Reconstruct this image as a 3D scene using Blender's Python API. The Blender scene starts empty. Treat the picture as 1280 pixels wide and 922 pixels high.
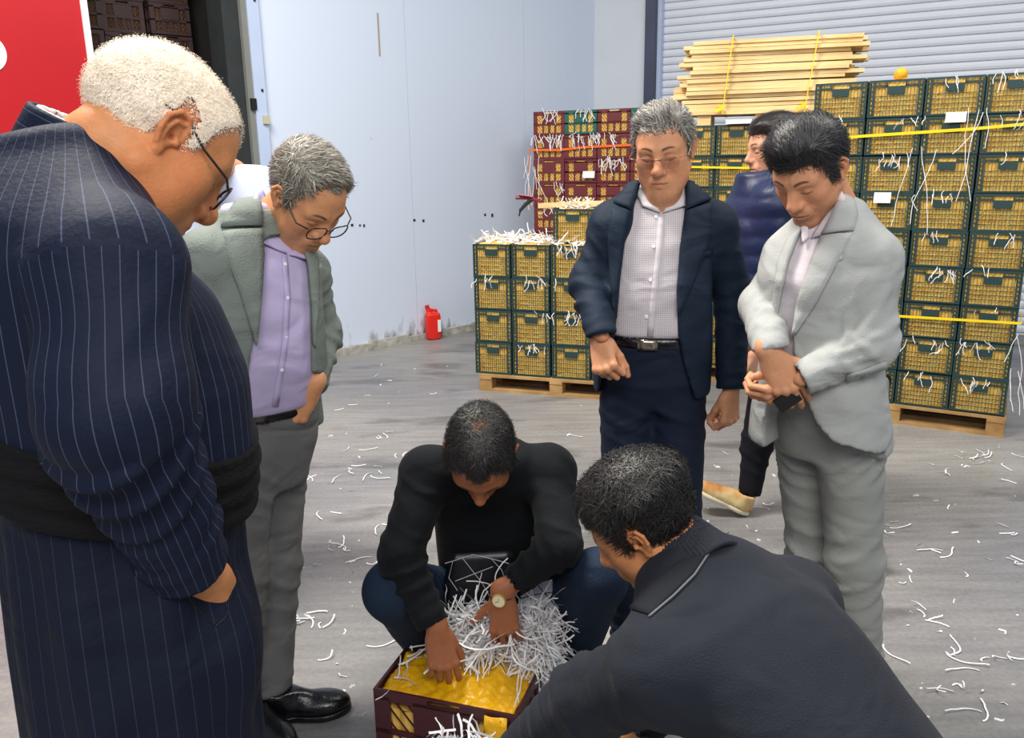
import bpy, math, random
import numpy as np
from mathutils import Matrix, Vector

# ---------------------------------------------------------------- camera, world, lights, exposure
SC = bpy.context.scene
COL = SC.collection
f32 = np.float32
FPX, CAM_H = 1040.0, 1.59
PITCH, ROLL = math.radians(14.2), math.radians(1.0)
_cf = np.array([0, math.cos(PITCH), -math.sin(PITCH)])
_r0 = np.array([1.0, 0, 0]); _u0 = np.array([0, math.sin(PITCH), math.cos(PITCH)])
_cr = _r0 * math.cos(ROLL) - _u0 * math.sin(ROLL)
_cu = _u0 * math.cos(ROLL) + _r0 * math.sin(ROLL)
CAM = np.array([0, 0, CAM_H])
cam_data = bpy.data.cameras.new('camera')
cam = bpy.data.objects.new('camera', cam_data); COL.objects.link(cam)
m = Matrix.Identity(4)
for i in range(3):
    m[i][0], m[i][1], m[i][2] = _cr[i], _cu[i], -_cf[i]
    m[i][3] = CAM[i]
cam.matrix_world = m
cam_data.sensor_fit = 'HORIZONTAL'; cam_data.sensor_width = 36.0
cam_data.lens = FPX / 1280 * 36.0
cam_data.clip_start = 0.05; cam_data.clip_end = 100
SC.camera = cam
SC.view_settings.view_transform = 'Standard'; SC.view_settings.look = 'None'
SC.view_settings.gamma = 1.0; SC.view_settings.use_curve_mapping = False
SC.view_settings.exposure = 0.10
SC.cycles.max_bounces = 6; SC.cycles.diffuse_bounces = 3; SC.cycles.glossy_bounces = 3
SC.cycles.transparent_max_bounces = 12
SC.cycles.use_denoising = True

w = bpy.data.worlds.new('hall_light'); SC.world = w; w.use_nodes = True
bg = w.node_tree.nodes['Background']
bg.inputs[0].default_value = (0.72, 0.84, 1.0, 1); bg.inputs[1].default_value = 0.30

def area(name, loc, target, size, power, colr):
    l = bpy.data.lights.new(name, 'AREA'); l.shape = 'RECTANGLE'
    l.size, l.size_y = size; l.energy = power; l.color = colr
    o = bpy.data.objects.new(name, l); COL.objects.link(o)
    o.location = loc
    o.rotation_euler = (Vector(target) - Vector(loc)).to_track_quat('-Z', 'Y').to_euler()
    return o
# hall lamps high above the floor and the daylight gate behind the photographer
area('hall_lamp', (-1.6, 3.0, 5.2), (-0.6, 2.6, 0), (1.0, 2.4), 380, (1.0, 0.95, 0.86))
area('hall_lamp', (2.6, 3.4, 5.2), (1.6, 3.2, 0), (1.0, 2.4), 120, (1.0, 0.96, 0.88))
area('hall_lamp', (0.4, -2.2, 4.3), (0.4, 3.0, 0.8), (4.0, 1.8), 185, (1.0, 0.97, 0.92))

def P(px, py, Y):
    d = _cf + _cr * ((px - 640) / FPX) - _cu * ((py - 461) / FPX)
    return CAM + d * (Y / d[1])
def G(px, py, z=0.0):
    d = _cf + _cr * ((px - 640) / FPX) - _cu * ((py - 461) / FPX)
    return CAM + d * ((z - CAM_H) / d[2])
def V3(*a): return np.array(a, float)
def nrm(v):
    v = np.asarray(v, float); return v / np.linalg.norm(v)
# ---------------------------------------------------------------- materials
def mat(name, color, rough=0.6, metal=0.0, spec=0.5, var=0.0, vscale=8.0, bump=0.0, bscale=40.0, attr=None,
        sheen=0.0, coat=0.0, dark=None, wr=0.0, stretch=(1, 1, 1), emit=None):
    M = bpy.data.materials.new(name); M.use_nodes = True
    nt = M.node_tree; b = nt.nodes['Principled BSDF']
    b.inputs['Roughness'].default_value = rough; b.inputs['Metallic'].default_value = metal
    b.inputs['Specular IOR Level'].default_value = min(spec, 0.22) if rough >= 0.7 else spec
    if sheen: b.inputs['Sheen Weight'].default_value = sheen; b.inputs['Sheen Roughness'].default_value = 0.4
    if coat: b.inputs['Coat Weight'].default_value = coat
    c = (*color, 1.0); b.inputs['Base Color'].default_value = c
    src = None
    if attr:
        a = nt.nodes.new('ShaderNodeAttribute'); a.attribute_name = attr; src = a.outputs['Color']
    tc = nt.nodes.new('ShaderNodeTexCoord'); mp = nt.nodes.new('ShaderNodeMapping')
    mp.inputs['Scale'].default_value = stretch
    nt.links.new(tc.outputs['Object'], mp.inputs['Vector'])
    if var or dark:
        n = nt.nodes.new('ShaderNodeTexNoise'); n.inputs['Scale'].default_value = vscale; n.inputs['Detail'].default_value = 5
        nt.links.new(mp.outputs['Vector'], n.inputs['Vector'])
        r = nt.nodes.new('ShaderNodeValToRGB')
        r.color_ramp.elements[0].position = 0.3; r.color_ramp.elements[1].position = 0.7
        if dark:
            r.color_ramp.elements[0].color = (*dark, 1); r.color_ramp.elements[1].color = c
            nt.links.new(n.outputs['Fac'], r.inputs['Fac']); src2 = r.outputs['Color']
            nt.links.new(src2, b.inputs['Base Color'])
        else:
            r.color_ramp.elements[0].color = (1 - var, 1 - var, 1 - var, 1); r.color_ramp.elements[1].color = (1, 1, 1, 1)
            nt.links.new(n.outputs['Fac'], r.inputs['Fac'])
            mx = nt.nodes.new('ShaderNodeMix'); mx.data_type = 'RGBA'; mx.blend_type = 'MULTIPLY'
            mx.inputs['Factor'].default_value = 1.0
            if src: nt.links.new(src, mx.inputs['A'])
            else: mx.inputs['A'].default_value = c
            nt.links.new(r.outputs['Color'], mx.inputs['B'])
            nt.links.new(mx.outputs['Result'], b.inputs['Base Color'])
    elif src:
        nt.links.new(src, b.inputs['Base Color'])
    if bump:
        n2 = nt.nodes.new('ShaderNodeTexNoise'); n2.inputs['Scale'].default_value = bscale; n2.inputs['Detail'].default_value = 4
        nt.links.new(mp.outputs['Vector'], n2.inputs['Vector'])
        bp = nt.nodes.new('ShaderNodeBump'); bp.inputs['Strength'].default_value = bump; bp.inputs['Distance'].default_value = 0.01
        nt.links.new(n2.outputs['Fac'], bp.inputs['Height']); nt.links.new(bp.outputs['Normal'], b.inputs['Normal'])
        if wr:
            n3 = nt.nodes.new('ShaderNodeTexNoise'); n3.inputs['Scale'].default_value = 6.0; n3.inputs['Detail'].default_value = 1.4; n3.inputs['Distortion'].default_value = .9
            m3 = nt.nodes.new('ShaderNodeMapping'); m3.inputs['Scale'].default_value = (1.0, 1.0, 1.7); m3.inputs['Rotation'].default_value = (.5, .3, .2)
            nt.links.new(tc.outputs['Object'], m3.inputs['Vector']); nt.links.new(m3.outputs[0], n3.inputs['Vector'])
            b3 = nt.nodes.new('ShaderNodeBump'); b3.inputs['Strength'].default_value = wr; b3.inputs['Distance'].default_value = 0.045
            nt.links.new(n3.outputs['Fac'], b3.inputs['Height']); nt.links.new(b3.outputs['Normal'], bp.inputs['Normal'])
    return M

def stripe_mat(name, base, line, pitch, width, rough=0.75, attr='stripe', bump=0.25, attr2=None, wr=.4):
    """cloth with woven lines that follow the cloth's own stored coordinate"""
    M = mat(name, base, rough, bump=bump, bscale=160, wr=wr)
    nt = M.node_tree; b = nt.nodes['Principled BSDF']
    def lines(an):
        a = nt.nodes.new('ShaderNodeAttribute'); a.attribute_name = an
        d = nt.nodes.new('ShaderNodeMath'); d.operation = 'DIVIDE'; d.inputs[1].default_value = pitch
        fr = nt.nodes.new('ShaderNodeMath'); fr.operation = 'FRACT'
        lt = nt.nodes.new('ShaderNodeMath'); lt.operation = 'LESS_THAN'; lt.inputs[1].default_value = width / pitch
        nt.links.new(a.outputs['Fac'], d.inputs[0]); nt.links.new(d.outputs[0], fr.inputs[0]); nt.links.new(fr.outputs[0], lt.inputs[0])
        return lt.outputs[0]
    s = lines(attr)
    if attr2:
        mm = nt.nodes.new('ShaderNodeMath'); mm.operation = 'MAXIMUM'
        nt.links.new(s, mm.inputs[0]); nt.links.new(lines(attr2), mm.inputs[1]); s = mm.outputs[0]
    mx = nt.nodes.new('ShaderNodeMix'); mx.data_type = 'RGBA'
    mx.inputs['A'].default_value = (*base, 1); mx.inputs['B'].default_value = (*line, 1)
    nt.links.new(s, mx.inputs['Factor']); nt.links.new(mx.outputs['Result'], b.inputs['Base Color'])
    return M

def glass_mat(name, tint, mixf):
    M = bpy.data.materials.new(name); M.use_nodes = True
    nt = M.node_tree; nt.nodes.clear()
    o = nt.nodes.new('ShaderNodeOutputMaterial'); t = nt.nodes.new('ShaderNodeBsdfTransparent'); g = nt.nodes.new('ShaderNodeBsdfGlossy')
    t.inputs[0].default_value = (*tint, 1); g.inputs['Roughness'].default_value = 0.05
    x = nt.nodes.new('ShaderNodeMixShader'); x.inputs[0].default_value = mixf
    nt.links.new(t.outputs[0], x.inputs[1]); nt.links.new(g.outputs[0], x.inputs[2]); nt.links.new(x.outputs[0], o.inputs[0])
    return M

# ---------------------------------------------------------------- objects and meshes
def tag(o, label=None, cat=None, group=None, kind=None):
    if label: o['label'] = label
    if cat: o['category'] = cat
    if group: o['group'] = group
    if kind: o['kind'] = kind
    return o
def empty(name, loc=(0, 0, 0)):
    o = bpy.data.objects.new(name, None); COL.objects.link(o); o.location = loc; o.empty_display_size = 0.05
    return o
def mesh_data(name, v, f, smooth=False):
    me = bpy.data.meshes.new(name)
    v = np.asarray(v, f32)
    if isinstance(f, np.ndarray):
        k = f.shape[1]
        me.vertices.add(len(v)); me.vertices.foreach_set('co', v.ravel())
        me.loops.add(f.size); me.loops.foreach_set('vertex_index', f.astype(np.int32).ravel())
        me.polygons.add(len(f)); me.polygons.foreach_set('loop_start', np.arange(0, f.size, k, dtype=np.int32))
        me.update(calc_edges=True)
    else:
        me.from_pydata([tuple(map(float, p)) for p in v], [], f); me.update()
    if smooth: me.polygons.foreach_set('use_smooth', np.ones(len(me.polygons), bool))
    return me
def obj(name, me, material=None, parent=None):
    o = bpy.data.objects.new(name, me); COL.objects.link(o)
    if material and not me.materials: me.materials.append(material)
    if parent: o.parent = parent
    return o
def set_attr(me, name, arr):
    arr = np.asarray(arr, f32)
    if arr.ndim == 1:
        a = me.attributes.new(name, 'FLOAT', 'POINT'); a.data.foreach_set('value', arr)
    else:
        if arr.shape[1] == 3: arr = np.hstack([arr, np.ones((len(arr), 1), f32)])
        a = me.attributes.new(name, 'FLOAT_COLOR', 'POINT'); a.data.foreach_set('color', np.ascontiguousarray(arr).ravel())

class MB:
    """collects boxes, tubes and sheets into one mesh"""
    def __init__(s): s.v = []; s.f = []
    def add(s, v, f):
        n = len(s.v); s.v += [tuple(map(float, p)) for p in v]; s.f += [tuple(i + n for i in q) for q in f]
    def box(s, c, d, R=None, taper=1.0):
        pts = []
        for z in (-1, 1):
            t = taper if z > 0 else 1
            for y in (-1, 1):
                for x in (-1, 1):
                    pts.append(np.array([x * d[0] / 2 * t, y * d[1] / 2 * t, z * d[2] / 2]))
        if R is not None: pts = [R @ p for p in pts]
        s.add([p + np.asarray(c) for p in pts], [(0, 2, 3, 1), (4, 5, 7, 6), (0, 1, 5, 4), (2, 6, 7, 3), (0, 4, 6, 2), (1, 3, 7, 5)])
    def bar(s, a, b, w, h, up=(0, 0, 1)):
        a = np.asarray(a, float); b = np.asarray(b, float); x = nrm(b - a)
        y = np.cross(up, x)
        y = nrm(y) if np.linalg.norm(y) > 1e-6 else V3(0, 1, 0)
        z = np.cross(x, y)
        s.box((a + b) / 2, (np.linalg.norm(b - a), w, h), np.stack([x, y, z], 1))
    def tube(s, pts, r, n=6, closed=False, cap=True):
        pts = [np.asarray(p, float) for p in pts]; N = len(pts); V = []; Fc = []
        for i, p in enumerate(pts):
            if closed: t = pts[(i + 1) % N] - pts[i - 1]
            else: t = pts[min(i + 1, N - 1)] - pts[max(i - 1, 0)]
            t = nrm(t + 1e-12)
            a = V3(0, 0, 1) if abs(t[2]) < 0.9 else V3(1, 0, 0)
            u = nrm(np.cross(t, a)); v = np.cross(t, u)
            rr = r[i] if hasattr(r, '__len__') else r
            for k in range(n):
                an = 2 * math.pi * k / n
                V.append(p + rr * (math.cos(an) * u + math.sin(an) * v))
        for i in range(N if closed else N - 1):
            j = (i + 1) % N
            for k in range(n):
                k2 = (k + 1) % n
                Fc.append((i * n + k, i * n + k2, j * n + k2, j * n + k))
        if cap and not closed:
            Fc.append(tuple(range(n - 1, -1, -1))); Fc.append(tuple((N - 1) * n + k for k in range(n)))
        s.add(V, Fc)
    def sheet(s, grid, th, nrmls=None):
        """closed slab from a rows x cols grid of points"""
        g = np.asarray(grid, float); R, C = g.shape[:2]
        if nrmls is None:
            du = np.gradient(g, axis=0); dv = np.gradient(g, axis=1)
            nrmls = np.cross(du, dv); nrmls /= np.linalg.norm(nrmls, axis=2, keepdims=True) + 1e-12
        a = (g + nrmls * th / 2).reshape(-1, 3); b = (g - nrmls * th / 2).reshape(-1, 3); n = R * C
        F = []
        for i in range(R - 1):
            for j in range(C - 1):
                q = (i * C + j, i * C + j + 1, (i + 1) * C + j + 1, (i + 1) * C + j)
                F.append(q[::-1]); F.append(tuple(k + n for k in q))
        ring = [j for j in range(C)] + [i * C + C - 1 for i in range(1, R)] + [(R - 1) * C + j for j in range(C - 2, -1, -1)] + [i * C for i in range(R - 2, 0, -1)]
        for k in range(len(ring)):
            p, q = ring[k], ring[(k + 1) % len(ring)]
            F.append((p, q, q + n, p + n))
        s.add(np.vstack([a, b]), F)
    def mesh(s, name, smooth=False): return mesh_data(name, s.v, s.f, smooth)
    def build(s, name, material=None, parent=None, smooth=False):
        return obj(name, s.mesh(name, smooth), material, parent)

def grid4(a, b, c, d, n=6, m_=6, bulge=0.0, nv=None):
    """bilinear patch a-b (top row) d-c (bottom row)"""
    a, b, c, d = map(lambda q: np.asarray(q, float), (a, b, c, d))
    s = np.linspace(0, 1, n)[:, None, None]; t = np.linspace(0, 1, m_)[None, :, None]
    g = (1 - s) * ((1 - t) * a + t * b) + s * ((1 - t) * d + t * c)
    if bulge:
        nv = nrm(np.cross(b - a, d - a)) if nv is None else nv
        g = g + nv * bulge * (4 * s * (1 - s)) ** .5 * (4 * t * (1 - t)) ** .5
    return g

# ---------------------------------------------------------------- distance fields
def norm(a): return np.sqrt(np.einsum('ij,ij->i', a, a))
def smin(a, b, k):
    h = np.maximum(k - np.abs(a - b), 0) / k
    return np.minimum(a, b) - h * h * k * 0.25
def smax(a, b, k): return -smin(-a, -b, k)
def capsule(Q, a, b, ra, rb, n=None, k=1.0, ret=False):
    a = np.asarray(a, f32); b = np.asarray(b, f32); ba = b - a
    t = np.clip((Q - a) @ ba / (ba @ ba), 0, 1)
    w_ = Q - a - t[:, None] * ba
    if n is not None:
        n = np.asarray(n, f32); w_ = w_ - np.outer((w_ @ n) * (1 - 1 / k), n).astype(f32)
    d = norm(w_) - (ra + (rb - ra) * t)
    return (d, t) if ret else d
def ellip(Q, c, r, R=None):
    p = Q - np.asarray(c, f32)
    if R is not None: p = p @ np.asarray(R, f32)
    r = np.asarray(r, f32)
    k0 = norm(p / r); k1 = norm(p / (r * r))
    return k0 * (k0 - 1) / np.maximum(k1, 1e-6)
def ball(Q, c, r): return norm(Q - np.asarray(c, f32)) - r
_nr = np.random.RandomState(5)
_nd = [(_nr.randn(3) / 1.7, _nr.rand() * 6.28) for _ in range(24)]
def noise(Q, f, seed=0):
    o = np.zeros(len(Q), f32)
    for i in range(4):
        d, p = _nd[(seed * 3 + i * 5) % 24]
        e, q = _nd[(seed * 7 + i * 3 + 1) % 24]
        o += np.sin((Q @ (d * f * 6).astype(f32)) + p + 1.5 * np.sin(Q @ (e * f * 4).astype(f32) + q))
    return o * 0.25

_CORN = np.array([[0, 0, 0], [1, 0, 0], [0, 1, 0], [1, 1, 0], [0, 0, 1], [1, 0, 1], [0, 1, 1], [1, 1, 1]])
_EDG = [(0, 1), (2, 3), (4, 5), (6, 7), (0, 2), (1, 3), (4, 6), (5, 7), (0, 4), (1, 5), (2, 6), (3, 7)]
def evalc(f, Q, ch=300000):
    return np.concatenate([f(Q[i:i + ch]) for i in range(0, len(Q), ch)]) if len(Q) > ch else f(Q)
def surf(f, lo, hi, res, snap=True, slack=1.7, extra=0.012):
    """one watertight skin around f < 0 (surface nets on a sparse grid)"""
    B = 6
    lo = np.asarray(lo, float); hi = np.asarray(hi, float)
    nb = np.ceil((hi - lo) / (res * B)).astype(int) + 1
    n = nb * B
    I = np.stack(np.meshgrid(*[np.arange(k) for k in nb], indexing='ij'), -1).reshape(-1, 3)
    cc = (lo + (I * B + (B - 1) / 2) * res).astype(f32)
    dc = evalc(f, cc)
    act = np.abs(dc) < res * B * 0.87 * slack + extra
    D = np.repeat(np.repeat(np.repeat(dc.reshape(nb), B, 0), B, 1), B, 2).astype(f32)
    off = np.stack(np.meshgrid(*[np.arange(B)] * 3, indexing='ij'), -1).reshape(-1, 3)
    idx = (I[act][:, None, :] * B + off[None]).reshape(-1, 3)
    D[idx[:, 0], idx[:, 1], idx[:, 2]] = evalc(f, (lo + idx * res).astype(f32))
    D[0] = D[-1] = 1; D[:, 0] = D[:, -1] = 1; D[:, :, 0] = D[:, :, -1] = 1
    S = D < 0
    cnt = np.zeros(n - 1, np.int8)
    for c in _CORN: cnt += S[c[0]:n[0] - 1 + c[0], c[1]:n[1] - 1 + c[1], c[2]:n[2] - 1 + c[2]]
    cells = np.argwhere((cnt > 0) & (cnt < 8))
    if not len(cells): return np.zeros((0, 3), f32), np.zeros((0, 4), int)
    cv = np.stack([D[cells[:, 0] + c[0], cells[:, 1] + c[1], cells[:, 2] + c[2]] for c in _CORN], 1)
    acc = np.zeros((len(cells), 3)); num = np.zeros(len(cells))
    for a, b in _EDG:
        va, vb = cv[:, a], cv[:, b]; x = (va < 0) != (vb < 0)
        t = np.where(x, va / np.where(x, va - vb, 1), 0)
        p = _CORN[a] + t[:, None] * (_CORN[b] - _CORN[a])
        acc += p * x[:, None]; num += x
    V = lo + (cells + acc / num[:, None]) * res
    vid = np.full(n - 1, -1, np.int32); vid[cells[:, 0], cells[:, 1], cells[:, 2]] = np.arange(len(cells))
    Fs = []
    for ax in range(3):
        u, v = (ax + 1) % 3, (ax + 2) % 3
        sl = [slice(0, k) for k in n]; sh = list(sl); sl[ax] = slice(0, n[ax] - 1); sh[ax] = slice(1, n[ax])
        A, Bv = S[tuple(sl)], S[tuple(sh)]
        e = np.argwhere(A != Bv)
        e = e[(e[:, u] > 0) & (e[:, v] > 0)]
        flip = A[e[:, 0], e[:, 1], e[:, 2]]
        q = []
        for du, dv in ((1, 1), (0, 1), (0, 0), (1, 0)):
            c = e.copy(); c[:, u] -= du; c[:, v] -= dv
            c = np.minimum(c, np.array(n) - 2)
            q.append(vid[c[:, 0], c[:, 1], c[:, 2]])
        q = np.stack(q, 1); q[~flip] = q[~flip][:, ::-1]
        Fs.append(q[(q >= 0).all(1)])
    Fq = np.vstack(Fs)
    if snap:
        for _ in range(2):
            g, d0 = gradient(f, V, res * 0.4)
            gg = np.maximum((g * g).sum(1), 0.15)
            st = np.clip(d0 / gg, -res * .5, res * .5)
            V = V - g * (st * 0.8)[:, None]
    return V.astype(f32), Fq
def gradient(f, V, e):
    V = V.astype(f32); d0 = evalc(f, V); g = np.zeros((len(V), 3), f32)
    for k in range(3):
        W = V.copy(); W[:, k] += e; g[:, k] = (evalc(f, W) - d0) / e
    return g, d0
def vnormals(f, V, e=0.004):
    g, _ = gradient(f, V, e); return g / (np.linalg.norm(g, axis=1, keepdims=True) + 1e-9)
def march(f, O, D, tmax=3.0, off=0.0, n=60):
    """walk rays until the field meets off"""
    O = np.asarray(O, f32); D = np.asarray(D, f32); t = np.zeros(len(O), f32)
    for _ in range(n):
        d = f(O + D * t[:, None]) - off
        t = np.minimum(t + d * 0.75, tmax)
    return O + D * t[:, None]
def view_pts(pxs, f, off=0.0, start=0.5):
    """points of a built surface seen at the given places of the photograph"""
    D = np.array([nrm(P(x, y, 1.0) - CAM) for x, y in pxs]); O = CAM + D * start
    return march(f, O, D, off=off)
def resample(pl, n):
    pl = np.asarray(pl, float); s = np.r_[0, np.cumsum(np.linalg.norm(np.diff(pl, axis=0), axis=1))]
    t = np.linspace(0, s[-1], n)
    return np.stack([np.interp(t, s, pl[:, k]) for k in range(pl.shape[1])], 1)
def strip(f, ea, eb, n=14, m_=6, off=0.004, th=0.006, start=0.5, roll=0.0):
    """a cloth strip between two outlines, laid on a built surface (lapel, flap, placket)"""
    A = resample(ea, n); Bq = resample(eb, n); t = np.linspace(0, 1, m_)
    px = (A[:, None] * (1 - t)[None, :, None] + Bq[:, None] * t[None, :, None]).reshape(-1, 2)
    pts = view_pts(px, f, off, start).reshape(n, m_, 3)
    nn = vnormals(f, pts.reshape(-1, 3)).reshape(n, m_, 3)
    if roll: pts = pts + nn * (roll * np.sin(np.pi * t))[None, :, None]
    return pts, nn

def pts_mesh(parts):
    vs, fs, n = [], [], 0
    for v, q in parts: vs.append(v); fs.append(q + n); n += len(v)
    return np.vstack(vs), np.vstack(fs)
def s(r, g, b):
    def c(x):
        x /= 255.0
        return x / 12.92 if x <= 0.04045 else ((x + 0.055) / 1.055) ** 2.4
    return (c(r), c(g), c(b))
ORD = ['first', 'second', 'third', 'fourth', 'fifth', 'sixth', 'seventh', 'eighth', 'ninth', 'tenth', 'eleventh', 'twelfth']

# ---------------------------------------------------------------- the hall
def floor_mat():
    M = mat('concrete_floor', s(160, 160, 162), 0.42, spec=0.4)
    nt = M.node_tree; b = nt.nodes['Principled BSDF']; L = nt.links
    tc = nt.nodes.new('ShaderNodeTexCoord')
    def nz(scale, det, st=(1, 1, 1), rot=0):
        mp = nt.nodes.new('ShaderNodeMapping'); mp.inputs['Scale'].default_value = st; mp.inputs['Rotation'].default_value = (0, 0, rot)
        L.new(tc.outputs['Object'], mp.inputs['Vector'])
        n = nt.nodes.new('ShaderNodeTexNoise'); n.inputs['Scale'].default_value = scale; n.inputs['Detail'].default_value = det
        L.new(mp.outputs['Vector'], n.inputs['Vector']); return n.outputs['Fac']
    def ramp(src, a, b_, ca, cb):
        r = nt.nodes.new('ShaderNodeValToRGB'); e = r.color_ramp.elements
        e[0].position = a; e[1].position = b_; e[0].color = (*ca, 1); e[1].color = (*cb, 1); L.new(src, r.inputs['Fac']); return r.outputs['Color']
    def mul(a, c, f=1.0, mode='MULTIPLY'):
        x = nt.nodes.new('ShaderNodeMix'); x.data_type = 'RGBA'; x.blend_type = mode; x.inputs['Factor'].default_value = f
        L.new(a, x.inputs['A']); L.new(c, x.inputs['B']); return x.outputs['Result']
    base = ramp(nz(0.55, 6), 0.35, 0.65, s(126, 125, 128), s(160, 157, 152))
    streak = ramp(nz(2.6, 6, (1, 9, 1), 0.5), 0.35, 0.62, (0.84, 0.84, 0.86), (1.04, 1.04, 1.03))
    stain = ramp(nz(1.3, 5, (1, 2.2, 1), -0.4), 0.36, 0.44, (0.45, 0.44, 0.43), (1, 1, 1))
    grain = ramp(nz(60, 4), 0.3, 0.7, (0.86, 0.86, 0.86), (1.08, 1.08, 1.08))
    c = mul(mul(mul(base, streak), stain, 0.7), grain)
    L.new(c, b.inputs['Base Color'])
    rr = ramp(nz(1.8, 4), 0.3, 0.7, (0.28,) * 3, (0.55,) * 3); L.new(rr, b.inputs['Roughness'])
    bp = nt.nodes.new('ShaderNodeBump'); bp.inputs['Strength'].default_value = 0.15; bp.inputs['Distance'].default_value = 0.01
    L.new(nz(90, 4), bp.inputs['Height']); L.new(bp.outputs['Normal'], b.inputs['Normal'])
    return M
def wall_mat():
    M = mat('white_wall_panel', s(214, 225, 244), 0.5)
    nt = M.node_tree; b = nt.nodes['Principled BSDF']; L = nt.links
    tc = nt.nodes.new('ShaderNodeTexCoord'); sp = nt.nodes.new('ShaderNodeSeparateXYZ'); L.new(tc.outputs['Object'], sp.inputs[0])
    n = nt.nodes.new('ShaderNodeTexNoise'); n.inputs['Scale'].default_value = 9; n.inputs['Detail'].default_value = 7
    mp = nt.nodes.new('ShaderNodeMapping'); mp.inputs['Scale'].default_value = (1, 1, 0.35); L.new(tc.outputs['Object'], mp.inputs[0]); L.new(mp.outputs[0], n.inputs['Vector'])
    # splashed dirt low on the panel
    mr = nt.nodes.new('ShaderNodeMapRange'); mr.inputs['From Min'].default_value = 0.0; mr.inputs['From Max'].default_value = 0.3
    mr.inputs['To Min'].default_value = 0.12; mr.inputs['To Max'].default_value = -0.22; L.new(sp.outputs['Z'], mr.inputs['Value'])
    ad = nt.nodes.new('ShaderNodeMath'); ad.operation = 'ADD'; L.new(n.outputs['Fac'], ad.inputs[0]); L.new(mr.outputs[0], ad.inputs[1])
    r = nt.nodes.new('ShaderNodeValToRGB'); e = r.color_ramp.elements
    e[0].position = 0.52; e[0].color = (*s(214, 225, 244), 1); e[1].position = 0.68; e[1].color = (*s(120, 118, 108), 1)
    L.new(ad.outputs[0], r.inputs['Fac']); L.new(r.outputs['Color'], b.inputs['Base Color'])
    return M
M_floor, M_wall = floor_mat(), wall_mat()
M_backwall = mat('grey_wall', s(212, 219, 228), 0.6, var=0.06, vscale=2)
M_column = mat('dark_blue_steel', s(62, 72, 96), 0.5, var=0.2, vscale=5)
M_shutter = mat('shutter_paint', s(226, 231, 242), 0.38, var=0.05, vscale=3)
M_red = mat('red_painted_panel', s(180, 20, 30), 0.35, var=0.08, vscale=1.5)
M_white = mat('white_paint', s(232, 234, 238), 0.5)
M_alu = mat('aluminium_frame', s(190, 205, 235), 0.35, metal=0.0, var=0.06, vscale=4)
M_dkgrey = mat('dark_rubber', s(52, 56, 58), 0.7, var=0.2, vscale=9)
M_seal = mat('grey_door_seal', s(128, 130, 126), 0.7, var=0.1, vscale=6)
M_black = mat('black_plastic', s(18, 18, 20), 0.5)

def struct(o): o['kind'] = 'structure'; return o
def quadmesh(name, pts, M):
    b = MB(); b.add(pts, [(0, 1, 2, 3)]); return struct(b.build(name, M))
quadmesh('floor', [(-9, -4, 0), (9, -4, 0), (9, 12, 0), (-9, 12, 0)], M_floor)

WA = V3(-1.523, 6.803, 0); WD = nrm(V3(0.735, 0.68, 0)); WN = V3(WD[1], -WD[0], 0)      # left wall: a point, its direction, its face
CORNER = WA + WD * 3.30
BD = nrm(V3(0.875, -0.48, 0)); BN = V3(BD[1], -BD[0], 0)                                  # back wall
Rw = np.stack([WD, -WN, V3(0, 0, 1)], 1); Rb = np.stack([BD, -BN, V3(0, 0, 1)], 1)
def wbox(b, t0, t1, z0, z1, d0, d1, o=WA, D=WD, N=WN, R=Rw):
    b.box(o + D * (t0 + t1) / 2 + N * (d0 + d1) / 2 + V3(0, 0, (z0 + z1) / 2), (t1 - t0, abs(d1 - d0), z1 - z0), R)
def wobj(name, t0, t1, z0, z1, d0, d1, M, parent=None, **k):
    b = MB(); wbox(b, t0, t1, z0, z1, d0, d1, **k); return b.build(name, M, parent)
BK = dict(o=CORNER, D=BD, N=BN, R=Rb)
wl = wobj('wall_left', 2.3, 3.34, 0, 4.2, -0.12, 0, M_wall); struct(wl)
for t0, t1 in ((-0.40, 0.92), (0.923, 2.297)):
    wobj('panel', t0, t1, 0, 4.2, -0.12, 0.0, M_wall, wl)
b = MB()
for i in range(9):
    a = -0.40 + i * 0.39; wbox(b, a, a + 0.4, 0, 0.05 + 0.012 * (i * 7 % 3), 0, 0.03 + 0.008 * (i * 5 % 3))
struct(b.build('baseboard_left', mat('mortar_strip', s(196, 194, 186), 0.9, dark=s(140, 138, 130), vscale=14, bump=.6, bscale=30)))
b = MB(); rr = random.Random(4)
for i, t in enumerate((-0.35, -0.28, 0.28, 0.36, 0.40, 0.92, 1.02, 1.75, 1.84)):
    wbox(b, t, t + 0.014 + 0.01 * rr.random(), 1.05 + 0.02 * rr.random(), 1.07 + 0.02 * rr.random(), 0, 0.004)
b.build('scuff_mark', M_dkgrey, wl)
b = MB(); wbox(b, 0.65, 0.665, 2.42, 2.75, 0, 0.004); b.build('drip_mark', mat('rust_drip', s(170, 160, 140), 0.8), wl)

struct(wobj('wall_back', -0.2, 0.56, 0, 4.2, -0.12, 0, M_backwall, **BK))
struct(wobj('trim_1', 0.56, 0.66, 0, 4.2, -0.12, 0.06, M_column, **BK))
dr = struct(wobj('door_1', 0.66, 4.62, 0, 4.2, -0.14, -0.12, M_shutter, **BK))
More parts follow.
